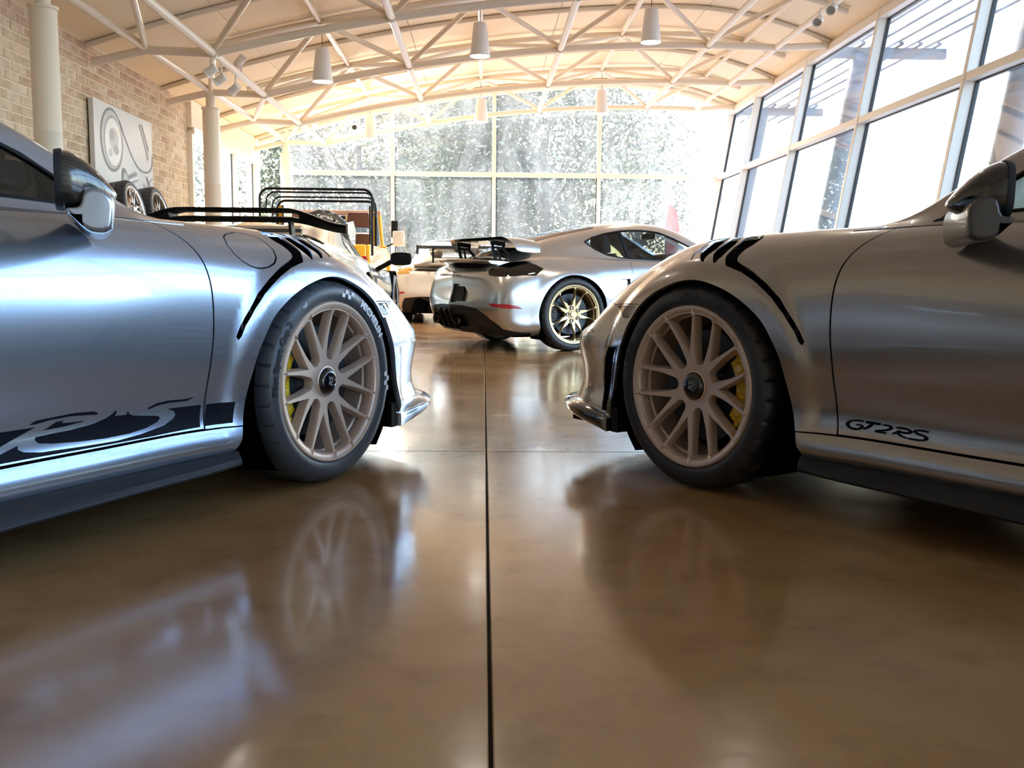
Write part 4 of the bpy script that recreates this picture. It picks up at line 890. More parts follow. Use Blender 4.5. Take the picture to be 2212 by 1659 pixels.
# ---------------------------------------------------------------- wedge-shaped supercar behind the left coupe
WEDGE = [
 (-1.25, [(-.82, 0, .3), (-.90, 0, .36), (-.93, 0, .45), (-.95, 0, .6), (-.95, 0, .70), (-.93, 0, .78), (-.86, 0, .80), (-.80, 0, .81), (-.78, 0, .82)]),
 (-.88, [(-.80, .6, .28), (-.87, .82, .34), (-.90, .88, .44), (-.92, .90, .58), (-.91, .88, .71), (-.88, .80, .79), (-.80, .68, .815), (-.74, .4, .83), (-.72, 0, .84)]),
 (-.5, _rib(-.5, (.8, .18), (.93, .25), (.95, .38), (.965, .56), (.945, .73), (.87, .835), (.74, .865), (.42, .89), (0, .91))),
 (0, _rib(0, (.8, .13), (.95, .2), (.965, .38), (.970, .56), (.95, .74), (.87, .85), (.74, .875), (.45, .96), (0, .99))),
 (.6, _rib(.6, (.8, .13), (.95, .2), (.955, .35), (.955, .55), (.935, .72), (.86, .825), (.755, .86), (.48, 1.06), (0, 1.095))),
 (1.2, _rib(1.2, (.8, .13), (.94, .2), (.925, .35), (.925, .55), (.91, .69), (.845, .785), (.765, .825), (.50, 1.12), (0, 1.155))),
 (1.8, _rib(1.8, (.8, .13), (.94, .2), (.925, .35), (.925, .53), (.90, .65), (.835, .735), (.77, .775), (.52, 1.03), (0, 1.085))),
 (2.3, _rib(2.3, (.8, .12), (.95, .2), (.945, .35), (.945, .5), (.92, .64), (.85, .715), (.72, .75), (.5, .82), (0, .86))),
 (2.62, _rib(2.62, (.8, .12), (.96, .2), (.965, .35), (.965, .52), (.935, .66), (.86, .725), (.70, .735), (.45, .70), (0, .715))),
 (3.1, _rib(3.1, (.8, .11), (.93, .16), (.93, .28), (.92, .42), (.89, .52), (.8, .575), (.65, .58), (.4, .56), (0, .565))),
 (3.6, _rib(3.6, (.3, .11), (.4, .14), (.42, .2), (.42, .26), (.4, .31), (.36, .34), (.3, .36), (.2, .37), (0, .38)))]
WEDGE_S = Surf([r[0] for r in WEDGE], [0, .08, .20, .40, .57, .72, .85, 1.22, 1.72], [r[1] for r in WEDGE], lambda P, st: P)
def wedge_car(name, loc, heading):
    root = empty(name, loc, heading); S = WEDGE_S; pm = M['paint_green']; sg = -1
    def arch(cu, r): return [p for p in ((q[0], max(q[1], 0)) for q in arch_loop(S, cu, .345, r)) if p[1] > 0]
    ra, fa = arch(0, .375), arch(2.62, .370)
    win = [(.72, .89), (.95, 1.06), (1.25, 1.17), (1.55, 1.17), (1.90, 1.04), (2.12, .92), (2.16, .865), (1.6, .862), (1.1, .866), (.80, .870)]
    shield = [(1.45, 1.245), (1.95, 1.13), (2.30, 1.06), (2.36, 1.3), (2.38, 1.72), (1.36, 1.72), (1.38, 1.4)]
    vent = [(-.35, 1.15), (.25, 1.10), (.30, 1.40), (.30, 1.72), (-.40, 1.72)]
    for s_ in (sg, -sg):
        body = [(-1.25, 0), (-1.25, 1.72), (3.6, 1.72), (3.6, 0), (fa[0][0], 0)]+fa+[(fa[-1][0], .03), (ra[0][0], .03)]+ra+[(ra[-1][0], 0)]
        gap = [(2.02, .84), (2.08, .6), (2.0, .25)]
        panel('body', S, body, pm, root, s_, [win, shield, vent], .05)
        panel('window_frame', S, win, M['black'], root, s_, [offset_loop(catmull(win, .04, True), .018).tolist()], .03, off=.003)
        panel('side_window', S, win, M['car_glass_clear'], root, s_, (), .05, off=-.004, flange=0)
        panel('fender_louver', S, [(2.50, .70), (2.72, .69), (2.72, .80), (2.50, .81)], M['black'], root, s_, [[(2.53, .72), (2.56, .72), (2.56, .79), (2.53, .79)], [(2.59, .72), (2.62, .72), (2.62, .79), (2.59, .79)], [(2.65, .72), (2.68, .72), (2.68, .79), (2.65, .79)]], .02, off=.004)
        panel('tail_light', S, [(-.98, .66), (-.86, .60), (-.80, .64), (-.88, .72), (-.98, .73)], M['red_lens'], root, s_, (), .03, off=.004)
    panel('windshield', S, shield, M['car_glass_clear'], root, sg, (), .06, off=-.004, both=True, flange=0)
    panel('engine_bay', S, vent, M['cavity'], root, sg, (), .06, off=-.05, both=True, flange=0)
    for i in range(6):
        x = -.34+i*.115; mb = MB(); z0 = .93+.02*i; mb.box((x, 0, z0+.012*i), (.075, .95-.05*i, .012), Matrix.Rotation(-.35, 3, 'Y')); mb.build('engine_cover_slat', pm if i % 2 else M['black'], root)
    mb = MB(); mb.prism([(-.55, .895), (.1, .985), (.1, 1.0), (-.55, .91)], lambda a, b, d: (a, d, b), -.02, .02); mb.build('engine_spine', M['black'], root)
    # big wing: two blades that join into thick drooping ends
    drop = lambda v: .125*_smooth(abs(v), .40, .88)
    prof = [(-.16, .014), (-.06, .022), (.06, .014), (.15, -.008), (.06, -.012), (-.06, -.006)]
    wing = MB().loft([[(-.60+p, v, 1.185-drop(v)+q) for p, q in prof] for v in np.linspace(-.88, .88, 25)], True, True).build('rear_wing', M['black'], root, 40)
    MB().loft([[(-.50+p*.8, v, 1.118-.7*drop(v)+q*1.3) for p, q in prof] for v in np.linspace(-.88, .88, 25)], True, True).build('wing_lower_plane', M['black'], wing, 40)
    for s_ in (1, -1):
        MB().loft([[(x, s_*v, z) for x, z in ((-.70, 1.178-drop(v)), (-.44, 1.175-drop(v)), (-.40, 1.105-.7*drop(v)), (-.62, 1.10-.7*drop(v)))] for v in np.linspace(.50, .875, 8)], True, True).build('wing_end_block', M['black'], wing)
        MB().prism([(-.78, 1.085), (-.44, 1.12), (-.30, 1.05), (-.34, .93), (-.60, .945), (-.76, 1.01)], lambda a, b, d, s_=s_: (a, s_*.885+d, b), -.008, .008).build('wing_endplate', pm, wing)
        MB().prism([(-.66, 1.12), (-.52, 1.12), (-.36, .88), (-.52, .88)], lambda a, b, d, s_=s_: (a, s_*.42+d, b), -.010, .010).build('wing_support', M['black'], wing)
    for s_ in (1, -1):
        c = Vector((1.98, s_*1.07, .855)); mb = MB()
        mb.loft([[tuple(c+Vector((k, .115*g*math.copysign(abs(math.cos(t))**.5, math.cos(t)), .070*g*math.copysign(abs(math.sin(t))**.55, math.sin(t))))) for t in np.linspace(0, 2*PI, 20, endpoint=False)] for k, g in ((-.02, .93), (0, 1), (.06, .9), (.10, .55), (.12, .1))], True, True)
        mb.path([(2.05, s_*.80, .735), (2.03, s_*.90, .79), (2.0, s_*1.0, .845)], .026, 8); mb.build('door_mirror', M['black'], root)
    for u in (0, 2.62):
        for s_ in (1, -1):
            mb = MB(); a = [(-.22*PI)+1.44*PI*i/24 for i in range(25)]; ring = lambda v, rr: [(u+rr*math.cos(t), s_*v, .345+rr*math.sin(t)) for t in a]
            mb.loft([ring(.95, .383), ring(.62, .383), ring(.62, .05)], False); mb.build('wheel_housing', M['cavity'], root, 0)
            wheel('rear_wheel' if u == 0 else 'front_wheel', root, (u, s_*.955, .345), 0 if s_ < 0 else PI, 'cay', 'dark_rim', -1 if s_ < 0 else 1, 'caliper_black', None, .343 if 0 else .347)
    mb = MB()
    for y in (-.38, .38): seat_mesh(mb, 1.35, y, .25)
    mb.build('seats', M['seat_dark'], root); MB().box((1.3, 0, .2), (2.0, 1.6, .04)).build('cabin_floor', M['interior'], root)
    return root

# ---------------------------------------------------------------- open yellow off-roader at the back
def off_roader(name, loc, heading):
    root = empty(name, loc, heading); Y = M['paint_yellow']       # x forward from the tail, y left
    def rbox(nm, c, d, m, bev=.02, par=root): return MB().box(c, d).build(nm, m, par, bevel=bev)
    # open tub: floor, sides, tail gate
    rbox('tub_floor', (1.2, 0, .55), (2.4, 1.5, .06), M['interior'])
    for s_ in (1, -1): rbox('side_panel', (1.3, s_*.76, .82), (2.6, .06, .58), Y)
    rbox('tail_gate', (.02, 0, .82), (.06, 1.46, .58), Y)
    rbox('front_clip', (3.25, 0, .82), (1.30, 1.42, .52), Y, .05); rbox('bulkhead', (2.60, 0, .85), (.10, 1.56, .62), Y)
    for s_ in (1, -1): rbox('front_wing', (3.20, s_*.76, .72), (1.2, .18, .28), Y, .04)
    # windscreen frame with header trim and visors
    for s_ in (1, -1): MB().tube((2.62, s_*.70, 1.12), (2.40, s_*.67, 1.70), .035, 8).build('windscreen_post', Y, root)
    rbox('windscreen_header', (2.38, 0, 1.70), (.10, 1.40, .085), M['tan'], .02); 
    MB().box((2.52, 0, 1.40), (.012, 1.30, .52), Matrix.Rotation(-.36, 3, 'Y')).build('windscreen', M['car_glass_clear'], root)
    for s_ in (1, -1): rbox('sun_visor', (2.30, s_*.34, 1.615), (.02, .46, .09), Y, .01)
    rbox('rear_view_mirror', (2.3, 0, 1.615), (.02, .24, .06), M['black'], .01)
    # yellow door posts with black bar
    for s_ in (1, -1):
        rbox('door_post', (1.05, s_*.715, 1.43), (.07, .085, .60), Y, .012); rbox('post_trim', (1.0, s_*.672, 1.42), (.03, .02, .62), M['black'], .006)
        MB().path([(.99, s_*.70, 1.50), (.96, s_*.68, 1.42), (.97, s_*.69, 1.30), (.99, s_*.70, 1.24)], .007, 6).build('post_cable', M['cable'], root)
    # hoops
    for i, (x, hw, zt, zb) in enumerate(((.06, .815, 1.905, .95), (.42, .80, 1.885, 1.62), (.78, .785, 1.84, 1.55), (1.02, .765, 1.80, 1.10))):
        r = .13; pts = [(x-.02, -hw, zb)]+[(x, -hw+r-r*math.cos(a), zt-r+r*math.sin(a)) for a in np.linspace(0, PI/2, 7)]+[(x, hw-r+r*math.sin(a), zt-r+r*math.cos(a)) for a in np.linspace(0, PI/2, 7)]+[(x-.02, hw, zb)]
        MB().path(pts, .0185 if i in (0, 3) else .0135, 8).build('roll_hoop', M['black'], root)
    for s_ in (1, -1): MB().path([(.06, s_*.805, 1.70), (.5, s_*.78, 1.60), (1.0, s_*.745, 1.58)], .008, 6).build('hoop_stay', M['black'], root)
    # seats with head rests
    for s_, nm in ((1, 'seat'), (-1, 'seat')):
        q = MB(); seat_mesh(q, 1.95, s_*.44, .78, .50, head=False); st = q.build('seat', M['leather'], root, bevel=.02)
        MB().loft([[(1.52, s_*.44+a*w_, 1.44+b_) for a, b_ in ((-1, 0), (-.92, .20), (-.8, .225), (.8, .225), (.92, .20), (1, 0), (.9, -.02), (-.9, -.02))] for x, w_ in ((0, .20),)]+[[(1.40, s_*.44+a*.19, 1.44+b_) for a, b_ in ((-1, 0), (-.92, .19), (-.8, .215), (.8, .215), (.92, .19), (1, 0), (.9, -.02), (-.9, -.02))]], True, True).build('head_rest', M['leather'], st, bevel=.025, seg=3)
    # spare wheel
    sp = empty('spare_wheel', (-.16, -.13, 1.19), 0, root); fn = lambda x, z, h: (-h, x, z)
    mb = MB(); n = 72; pr = [(.20, .10), (.25, .125), (.33, .13), (.375, .105), (.39, .07), (.392, 0), (.39, -.07), (.36, -.10), (.2, -.1)]; V = []
    for i, (r, h) in enumerate(pr):
        for j in range(n):
            q = r+(.012 if (i in (3, 4, 5, 6) and (j+2*(i % 2)) % 4 < 2) else 0); a = 2*PI*j/n; V.append(fn(q*math.cos(a), q*math.sin(a), h))
    mb.add(V, [(i*n+j, i*n+(j+1) % n, (i+1)*n+(j+1) % n, (i+1)*n+j) for i in range(len(pr)-1) for j in range(n)]); mb.build('spare_tire', M['rubber'], sp, 30)
    mb = MB(); mb.lathe([(0, .07), (.1, .07), (.19, .09), (.205, .11)], fn, 40); mb.build('spare_rim', M['white_steel'], sp)
    mb = MB(); V, F = text_shape('All Terrain T/A', .075, .002, .2, 1.05, 'CENTER'); P = []
    for x, y in V:
        a = math.radians(77)-x/.30; q = .285+y; yy = -q*math.cos(a); P.append((-.1335, yy, q*math.sin(a)))
    mb.add(P, F); tag(mb.build('spare_lettering', M['letter_white'], sp, 0), 'raised white tire lettering')
    # wing mirror, wheels, tail lamps
    rbox('wing_mirror', (2.5, -.99, 1.28), (.06, .20, .26), M['white_steel'], .02); rbox('snorkel', (2.75, -.90, 1.45), (.10, .12, .30), M['black'], .02)
    MB().tube((2.55, -.78, 1.15), (2.5, -.95, 1.22), .015, 8).build('mirror_stalk', M['black'], root)
    for s_ in (1, -1): rbox('tail_lamp', (-.02, s_*.70, .86), (.03, .09, .16), M['red_lens'], .01)
    for x in (.62, 2.95):
        for s_ in (1, -1):
            wheel('rear_wheel' if x < 1 else 'front_wheel', root, (x, s_*.80, .383), 0 if s_ < 0 else PI, 'cay', 'dark_rim', -1 if s_ < 0 else 1, 'caliper_black', None, .3831)
    rbox('chassis', (1.8, 0, .46), (3.6, .9, .14), M['black']); rbox('rear_bumper', (-.06, 0, .52), (.10, 1.5, .12), M['black'], .02)
    return root
# ---------------------------------------------------------------- the building (axes turned by YAW, coordinates bx across, by along)
YAW = .03; DB = 19.6; Y0 = -4.5; XL = -4.45
def W2(bx, by, z=0.0): return (bx*math.cos(YAW)-by*math.sin(YAW), bx*math.sin(YAW)+by*math.cos(YAW), z)
def struct(name, label=None, kind='structure', loc=(0, 0, 0)):
    o = empty(name, W2(*loc), YAW); tag(o, label, None, None, kind); return o
def sbuild(mb, name, m, label=None, **k):
    o = mb.build(name, m, None, **k); o.rotation_euler = (0, 0, YAW); tag(o, label, None, None, 'structure'); return o
zb = lambda x: 3.905-.0202*(x-3.1)**2
zc = lambda x: 4.46-.0213*(x-3.1)**2-.076*np.maximum(x-2.6, 0)**2
zt = lambda x: min(zb(x)+.455, zc(x)-.06)
xr = lambda z: 4.75+.16*(z-2.63)                                 # leaning glass wall

# floor: cast slabs with sawn joints
fl = sbuild(MB().box((.2, (Y0+DB)/2, -.06), (9.4, DB-Y0, .09)), 'floor', M['joint'], 'glossy brown polished concrete floor with sawn joints', smooth=0)
xs = [-4.5, .015, 4.9]; ys = [Y0, -.7, 3.9, 8.5, 13.1, DB]; jw = .0036
for i in range(2):
    for j in range(len(ys)-1):
        x0, x1, y0, y1 = xs[i]+(jw if i else 0), xs[i+1]-(jw if not i else 0), ys[j]+jw*.6, ys[j+1]-jw*.6
        sb = MB().box(((x0+x1)/2, (y0+y1)/2, -.015), (x1-x0, y1-y0, .03)).build('slab', M['floor'], fl, 0, bevel=.0025, seg=1)

# brick wall on the left
wl = sbuild(MB().box((XL-.105, (Y0+15.1)/2, 1.64), (.18, 15.1-Y0, 3.28)), 'wall_left', M['mortar'], 'tan brick wall along the left side', smooth=0)
CH, BL, JT = .095, .285, .012
bme = {}
def brick_mesh(L):
    k = round(L, 3)
    if k not in bme:
        mb = MB(); d, h = .05, CH-JT; e = .004; V = []
        for yy in (0, L):
            for zz in (0, h): V += [(-d, yy, zz)]
        fr = [(0, e, e), (0, L-e, e), (0, L-e, h-e), (0, e, h-e)]; bk = [(-.006, 0, 0), (-.006, L, 0), (-.006, L, h), (-.006, 0, h)]; b3 = [(-d, 0, 0), (-d, L, 0), (-d, L, h), (-d, 0, h)]
        mb.add(fr+bk+b3, [(0, 1, 2, 3)]+[(i+4*q, 4*q+4+i, 4*q+4+(i+1) % 4, 4*q+(i+1) % 4) for q in (0, 1) for i in range(4)]); bme[k] = mb
    return bme[k]
cand = []
for r in range(34):
    z = .01+r*CH; y = 15.1
    y -= (BL+JT)*(.5 if r % 2 else 0)
    if r % 2: cand.append((15.1-.137, z, .137))
    while y > Y0+.3: cand.append((y-BL, z, BL)); y -= BL+JT
def vis_rank(c):
    y, z, L = c
    if y < 8.2 or z < 1.25 or L < .2: return -1
    if 11.35 < y < 13.0 and 1.7 < z < 2.5: return -1        # behind the picture
    if 9.05 < y < 9.75: return -1                            # behind the column
    return 20-y+.6*z
cand.sort(key=vis_rank, reverse=True); shared = {}
singles = [c for c in cand if vis_rank(c) > 0][:300]
for y, z, L in singles:
    mi = int(RNG.choice(5, p=[.34, .28, .15, .15, .08])); k = (mi, L)
    if k not in shared: shared[k] = brick_mesh(L).mesh('brick', 0)
    o = link('brick', shared[k], BRICKS[mi], wl); o.location = (XL-.010+float(RNG.uniform(-.004, .004)), y, z)
sset = set(singles); rest = [c for c in cand if c not in sset]
for mi in range(3):
    mb = MB()
    for c in rest[mi::3]:
        b = brick_mesh(c[2]); dx = XL-.010+float(RNG.uniform(-.004, .004)); mb.add([(p[0]+dx, p[1]+c[0], p[2]+c[1]) for p in b.v], b.f)
    tag(mb.build('brick_field', BRICKS[(0, 1, 3)[mi]], wl, 0), kind='stuff')
# plaster end wall behind the camera
sbuild(MB().box((.2, Y0-.1, 2.3), (9.6, .2, 4.6)), 'wall_rear', M['plaster'], 'plain plaster wall closing the showroom behind', smooth=0)

# ceiling
ce = struct('ceiling', 'curved cream ceiling over the tube trusses')
yt = [19.2, 16.6, 14.0, 11.4, 8.8, 6.2, 3.6, 1.0, -1.6, -4.2]
xt = [-4.7, -3.05, -1.05, 1.05, 3.12, 5.05]
edges = [DB+.1]+[y for y in yt[1:]]+[Y0]
for j in range(len(edges)-1):
    for i in range(len(xt)-1):
        X = np.linspace(xt[i]+(.004 if i else 0), xt[i+1]-.004, 7); y0, y1 = edges[j+1]+.004, edges[j]-.004
        MB().loft([[(x, y0, zc(x)), (x, y1, zc(x)), (x, y1, zc(x)+.06), (x, y0, zc(x)+.06)] for x in X], True, True).build('ceiling_panel', M['ceiling'], ce, 40)
MB().loft([[(x, Y0, zc(x)+.065), (x, DB+.1, zc(x)+.065), (x, DB+.1, zc(x)+.16), (x, Y0, zc(x)+.16)] for x in np.linspace(-4.75, 5.15, 20)], True, True).build('roof_deck', M['white_steel'], ce, 40)

# trusses
bn = [-3.05, -1.05, 1.05, 3.12]; tn = [-2.06, -.06, 2.08, 3.95]
def arcx(f, a, b, y, n=22): return [(x, y, f(x)) for x in np.linspace(a, b, n)]
for j, y in enumerate(yt[:-1]):
    rt = struct('roof_beam', 'cream tube truss number %s counted from the far window wall' % ('one two three four five six seven eight nine'.split()[j]))
    T = lambda nm, p, q, r: MB().tube(p, q, r, 10, cap=False).build(nm, M['white_steel'], rt, 60)
    MB().path([(-4.40, y, 3.02), (-3.80, y, 3.165), (-3.05, y, zb(-3.05))]+arcx(zb, -3.0, 4.08, y)+[(4.80, y, 3.93)], .049, 12).build('bottom_chord', M['white_steel'], rt, 60)
    ym = y-1.3 if j < len(yt)-1 else y
    MB().path(arcx(zt, -3.6, 4.6, ym), .042, 10).build('top_chord', M['white_steel'], rt, 60)
    MB().path(arcx(lambda x: zc(x)-.035, -4.5, 4.9, y), .034, 8).build('ceiling_purlin', M['white_steel'], rt, 60)
    for x in bn:
        T('long_chord', (x, y, zb(x)), (x, y-2.6, zb(x)), .045)
        MB().lathe([(0, -.05), (.062, -.045), (.062, .045), (0, .05)], lambda a, b, h, x=x: (x+a, y+h, zb(x)+b), 14).build('node', M['white_steel'], rt, 50)
    T('long_chord', (-3.80, y, 3.19), (-3.80, y-2.6, 3.19), .045); T('long_chord', (4.08, y, zb(4.08)), (4.08, y-2.6, zb(4.08)), .04)
    for i, x in enumerate(tn):
        T('top_long_chord', (x, ym, zt(x)), (x, ym-2.6, zt(x)), .036)
        for xb in ((bn[i], bn[i+1]) if i < 3 else (bn[3],)):
            for yy in (y, y-2.6):
                p = Vector((xb, yy, zb(xb)+.03)); q = Vector((x, ym, zt(x)-.01)); d = (q-p).normalized(); mb = MB(); mb.tube(p+d*.07, q-d*.07, .036, 10); mb.tube(p+d*.02, p+d*.09, .020, 8); mb.tube(q-d*.09, q-d*.02, .020, 8)
                mb.build('strut', M['white_steel'], rt, 60)
        MB().box((x, ym, zt(x)-.02), (.13, .13, .07)).build('node_plate', M['white_steel'], rt, bevel=.012)
    p = (-3.80, y, 3.19); T('strut', p, (-3.05, y-2.6, zb(-3.05)), .036)
# columns on the left
for i, y in enumerate((19.2, 14.0, 8.8, 3.6, -1.6)):
    mb = MB(); f = lambda a, b, h, y=y: (-3.80+a, y+b, h)
    mb.lathe([(.115, 0), (.115, 1.9), (.1165, 1.902), (.1165, 1.906), (.115, 1.908), (.115, 2.94)], f, 40)
    mb.lathe([(.115, 2.925), (.128, 2.93), (.128, 2.955), (.0, 2.957)], f, 40); mb.lathe([(.066, 2.95), (.066, 3.17)], f, 24)
    o = sbuild(mb, 'wall_column', M['white_steel'], ('round cream column at the far left corner', 'round cream column standing free before the left doorway', 'large round cream column beside the picture on the brick wall', 'round cream column beside the left car', 'round cream column behind the camera')[i], smooth=40)
    MB().box((-3.80, y, .012), (.36, .36, .024)).build('base_plate', M['white_steel'], o)

# window wall at the far end
w1 = struct('window_1', 'tall glazed end wall with trees behind')
mx = [-3.85, -1.80, .194, 2.27, 4.52]
for x in mx[:-1]: MB().box((x, DB, (zc(x))/2), (.075, .16, zc(x))).build('mullion', M['white_frame'], w1, bevel=.006)
for i in range(4):
    a, b = mx[i]+.0375, mx[i+1]-.0375; bb = b if i < 3 else xr(2.63)-.02
    MB().box(((a+bb)/2, DB, 2.635), (bb-a, .13, .085)).build('transom', M['white_frame'], w1, bevel=.006)
    MB().box(((a+bb)/2, DB, .06), (bb-a, .16, .12)).build('sill_rail', M['white_frame'], w1)
    MB().box(((a+bb)/2, DB, 1.365), (bb-a, .010, 2.48)).build('pane', M['glass_back'], w1, 0)
    X = np.linspace(a, (b if i < 3 else xr(3.6)), 8); MB().prism([(X[0], 2.68)]+[(float(X[-1]), 2.68)]+[(float(x), zc(x)-.05) for x in X[::-1]], lambda p, q, d: (p, DB+d, q), -.005, .005).build('pane', M['glass_back'], w1, 0)
    for x in (a+.008, bb-.008): MB().box((x, DB-.02, 1.35), (.014, .02, 2.5)).build('gasket', M['gasket'], w1, 0)
MB().path([(x, DB-.02, zc(x)-.07) for x in np.linspace(-4.4, 4.9, 24)], .06, 8).build('head_rail', M['white_frame'], w1, 40)
# leaning glass wall on the right
w2 = struct('window_2', 'outward leaning glass wall along the right side')
my = [DB-.05, 17.63, 14.93, 12.23, 9.53, 6.83, 4.13, 1.43, -1.27, -3.97]
def lean_box(y0, y1, z0, z1, d0, d1):
    """box in the leaning plane; d measured inwards"""
    return MB().add([(xr(z)-d, y, z) for z in (z0, z1) for y in (y0, y1) for d in (d0, d1)], [(0, 1, 3, 2), (4, 6, 7, 5), (0, 4, 5, 1), (2, 3, 7, 6), (0, 2, 6, 4), (1, 5, 7, 3)])
for k, y in enumerate(my):
    lean_box(y-.035, y+.035, 0, 3.96, -.02, .145).build('mullion', M['white_frame'], w2, bevel=.006)
    lean_box(y-.048, y-.035, 0.1, 3.9, -.01, .03).build('gasket', M['gasket'], w2, 0)
    if k:
        a, b = y+.035, my[k-1]-.035
        for z, h in ((2.63, .085), (3.90, .11), (.06, .12)): 
            lean_box(a, b, z-h/2, z+h/2, -.01, .14).build('transom', M['white_frame'], w2, bevel=.006)
            lean_box(a, b, z-h/2-.012, z-h/2, -.005, .03).build('gasket', M['gasket'], w2, 0)
        lean_box(a, b, .12, 2.5875, .004, .012).build('pane', M['glass_side'], w2, 0); lean_box(a, b, 2.6725, 3.845, .004, .012).build('pane', M['glass_side'], w2, 0)
sbuild(lean_box(Y0, DB, 3.96, 4.03, -.05, .10), 'trim_1', M['plaster'], 'plaster band between leaning glass and ceiling', smooth=0)
# glazed doorway at the end of the brick wall
w3 = struct('window_3', 'glazed opening between brick wall and far corner')
MB().box((XL-.02, 17.35, 3.02), (.16, 4.5, .46)).build('header', M['plaster'], w3, 0); MB().box((XL, 17.35, 2.80), (.20, 4.5, .10)).build('head_rail', M['white_frame'], w3, bevel=.006)
MB().box((XL-.02, 19.35, 1.4), (.2, .3, 2.8)).build('jamb', M['plaster'], w3)
for y, wd in ((15.14, .08), (17.75, .22)): MB().box((XL, y, 1.38), (.12, wd, 2.75)).build('mullion', M['white_frame'], w3, bevel=.006)
for a, b in ((15.18, 17.64), (17.86, 19.2)): 
    MB().box((XL, (a+b)/2, 1.38), (.010, b-a, 2.75)).build('pane', M['glass_side'], w3, 0); MB().box((XL, b-.008, 1.38), (.014, .014, 2.75)).build('gasket', M['gasket'], w3, 0)

# ---------------------------------------------------------------- lamps
def pendant(bx, by, z0, label):
    t = empty('pendant_lamp', W2(bx, by, z0), YAW); tag(t, label, 'lamp', 'cone pendants hung from the trusses'); top = zt(bx)-.06-z0
    f = lambda a, b, h: (a, b, h)
    MB().lathe([(.117, .012), (.127, 0), (.129, .004), (.084, .400), (.078, .407), (.0, .409)], f, 40).build('shade', M['lamp'], t, 40)
    MB().lathe([(.0, .03), (.121, .018)], f, 32).build('diffuser', M['lamp_on'], t, 0)
    MB().tube((0, 0, .40), (0, 0, top), .004, 6).build('cord', M['cable'], t); MB().lathe([(.0, .43), (.02, .43), (.024, .407)], f, 14).build('cord_grip', M['lamp'], t)
    ld = bpy.data.lights.new('bulb', 'SPOT'); lo = bpy.data.objects.new('bulb', ld); COL.objects.link(lo); lo.parent = t; lo.location = (0, 0, .012); ld.energy = 22 if by < 10 else 95; ld.color = (1, .80, .56); ld.spot_size = math.radians(125); ld.spot_blend = .8; ld.shadow_soft_size = .10
for (bx, by, z), lb in zip(((-2.04, 12.7, 3.087), (-.06, 12.7, 3.427), (2.10, 12.7, 3.631), (-2.04, 17.9, 3.075), (-.06, 17.9, 3.394), (2.10, 17.9, 3.568)),
    ('cream cone pendant lamp, nearer row, first from the brick wall', 'cream cone pendant lamp, nearer row, middle of the three', 'cream cone pendant lamp, nearer row, closest to the leaning glass',
     'pale cone pendant lamp, far row, first from the brick wall', 'pale cone pendant lamp, far row, middle of the three', 'pale cone pendant lamp, far row, closest to the leaning glass')): pendant(bx, by, z, lb)
for bx, z, w in ((-2.04, 3.087, 'beside the brick wall'), (-.06, 3.427, 'over the middle'), (2.10, 3.6, 'by the leaning glass')):
    for by, r in ((7.5, 'above the left and right coupes'),): pendant(bx, by, z, 'unseen added cone pendant lamp %s, %s' % (r, w))  # unseen row continuing the grid, added for more warm light
def spot(bx, by, z, aim, label, zm, power=0):
    t = empty('track_spotlight', W2(bx, by, z), YAW); tag(t, label, 'spotlight', 'spotlights on the truss tubes'); a = Vector(aim).normalized(); o = a.orthogonal().normalized(); q = a.cross(o)
    f = lambda x, y, h: tuple(a*h+o*x+q*y)
    MB().lathe([(0, -.07), (.045, -.07), (.05, -.06), (.05, .05), (.058, .055), (.058, .07), (.048, .07), (.044, .05)], f, 24).build('lamp_head', M['lamp'], t, 40)
    MB().lathe([(0, .045), (.045, .045)], f, 20).build('reflector', M['chrome'], t, 0)
    MB().tube((0, 0, 0), (.02, 0, zm-z), .010, 8).build('bracket', M['lamp'], t)
    if power:
        ld = bpy.data.lights.new('bulb', 'SPOT'); lo = bpy.data.objects.new('bulb', ld); COL.objects.link(lo); lo.parent = t; lo.location = tuple(a*.075); lo.rotation_euler = (-a).to_track_quat('Z', 'Y').to_euler(); ld.energy = power; ld.color = (1, .84, .62); ld.spot_size = math.radians(130); ld.spot_blend = .9; ld.shadow_soft_size = .05
spot(-3.03, 12.55, 3.30, (.6, -.1, .6), 'small white spotlight above the left truss tube', 3.14)
spot(-3.08, 11.40, 2.95, (-.8, .1, -.5), 'small white spotlight under the left truss tube, nearest of three', 3.14)
spot(-3.08, 11.80, 2.93, (-.8, .2, -.5), 'small white spotlight under the left truss tube, middle of three', 3.14)
spot(-3.08, 12.45, 2.94, (-.7, .4, -.5), 'small white spotlight under the left truss tube, farthest of three', 3.14)
spot(3.95, 11.85, 3.72, (-.5, -.75, -.5), 'round spotlight by the leaning glass, lower of the pair', 3.87)
spot(3.95, 11.40, 3.74, (-.5, -.75, -.5), 'round spotlight by the leaning glass, upper of the pair', 3.87)
spot(-3.2, 18.9, 3.42, (.2, -.8, .5), 'small spotlight near the far left corner', 3.15, 140); spot(-2.45, 18.9, 3.42, (.1, -1, -.2), 'small spotlight on the far truss above the off-roader', 3.30); spot(-1.85, 18.9, 3.50, (.3, -.8, .5), 'small spotlight on the far truss beside the far pendant', 3.42, 140)

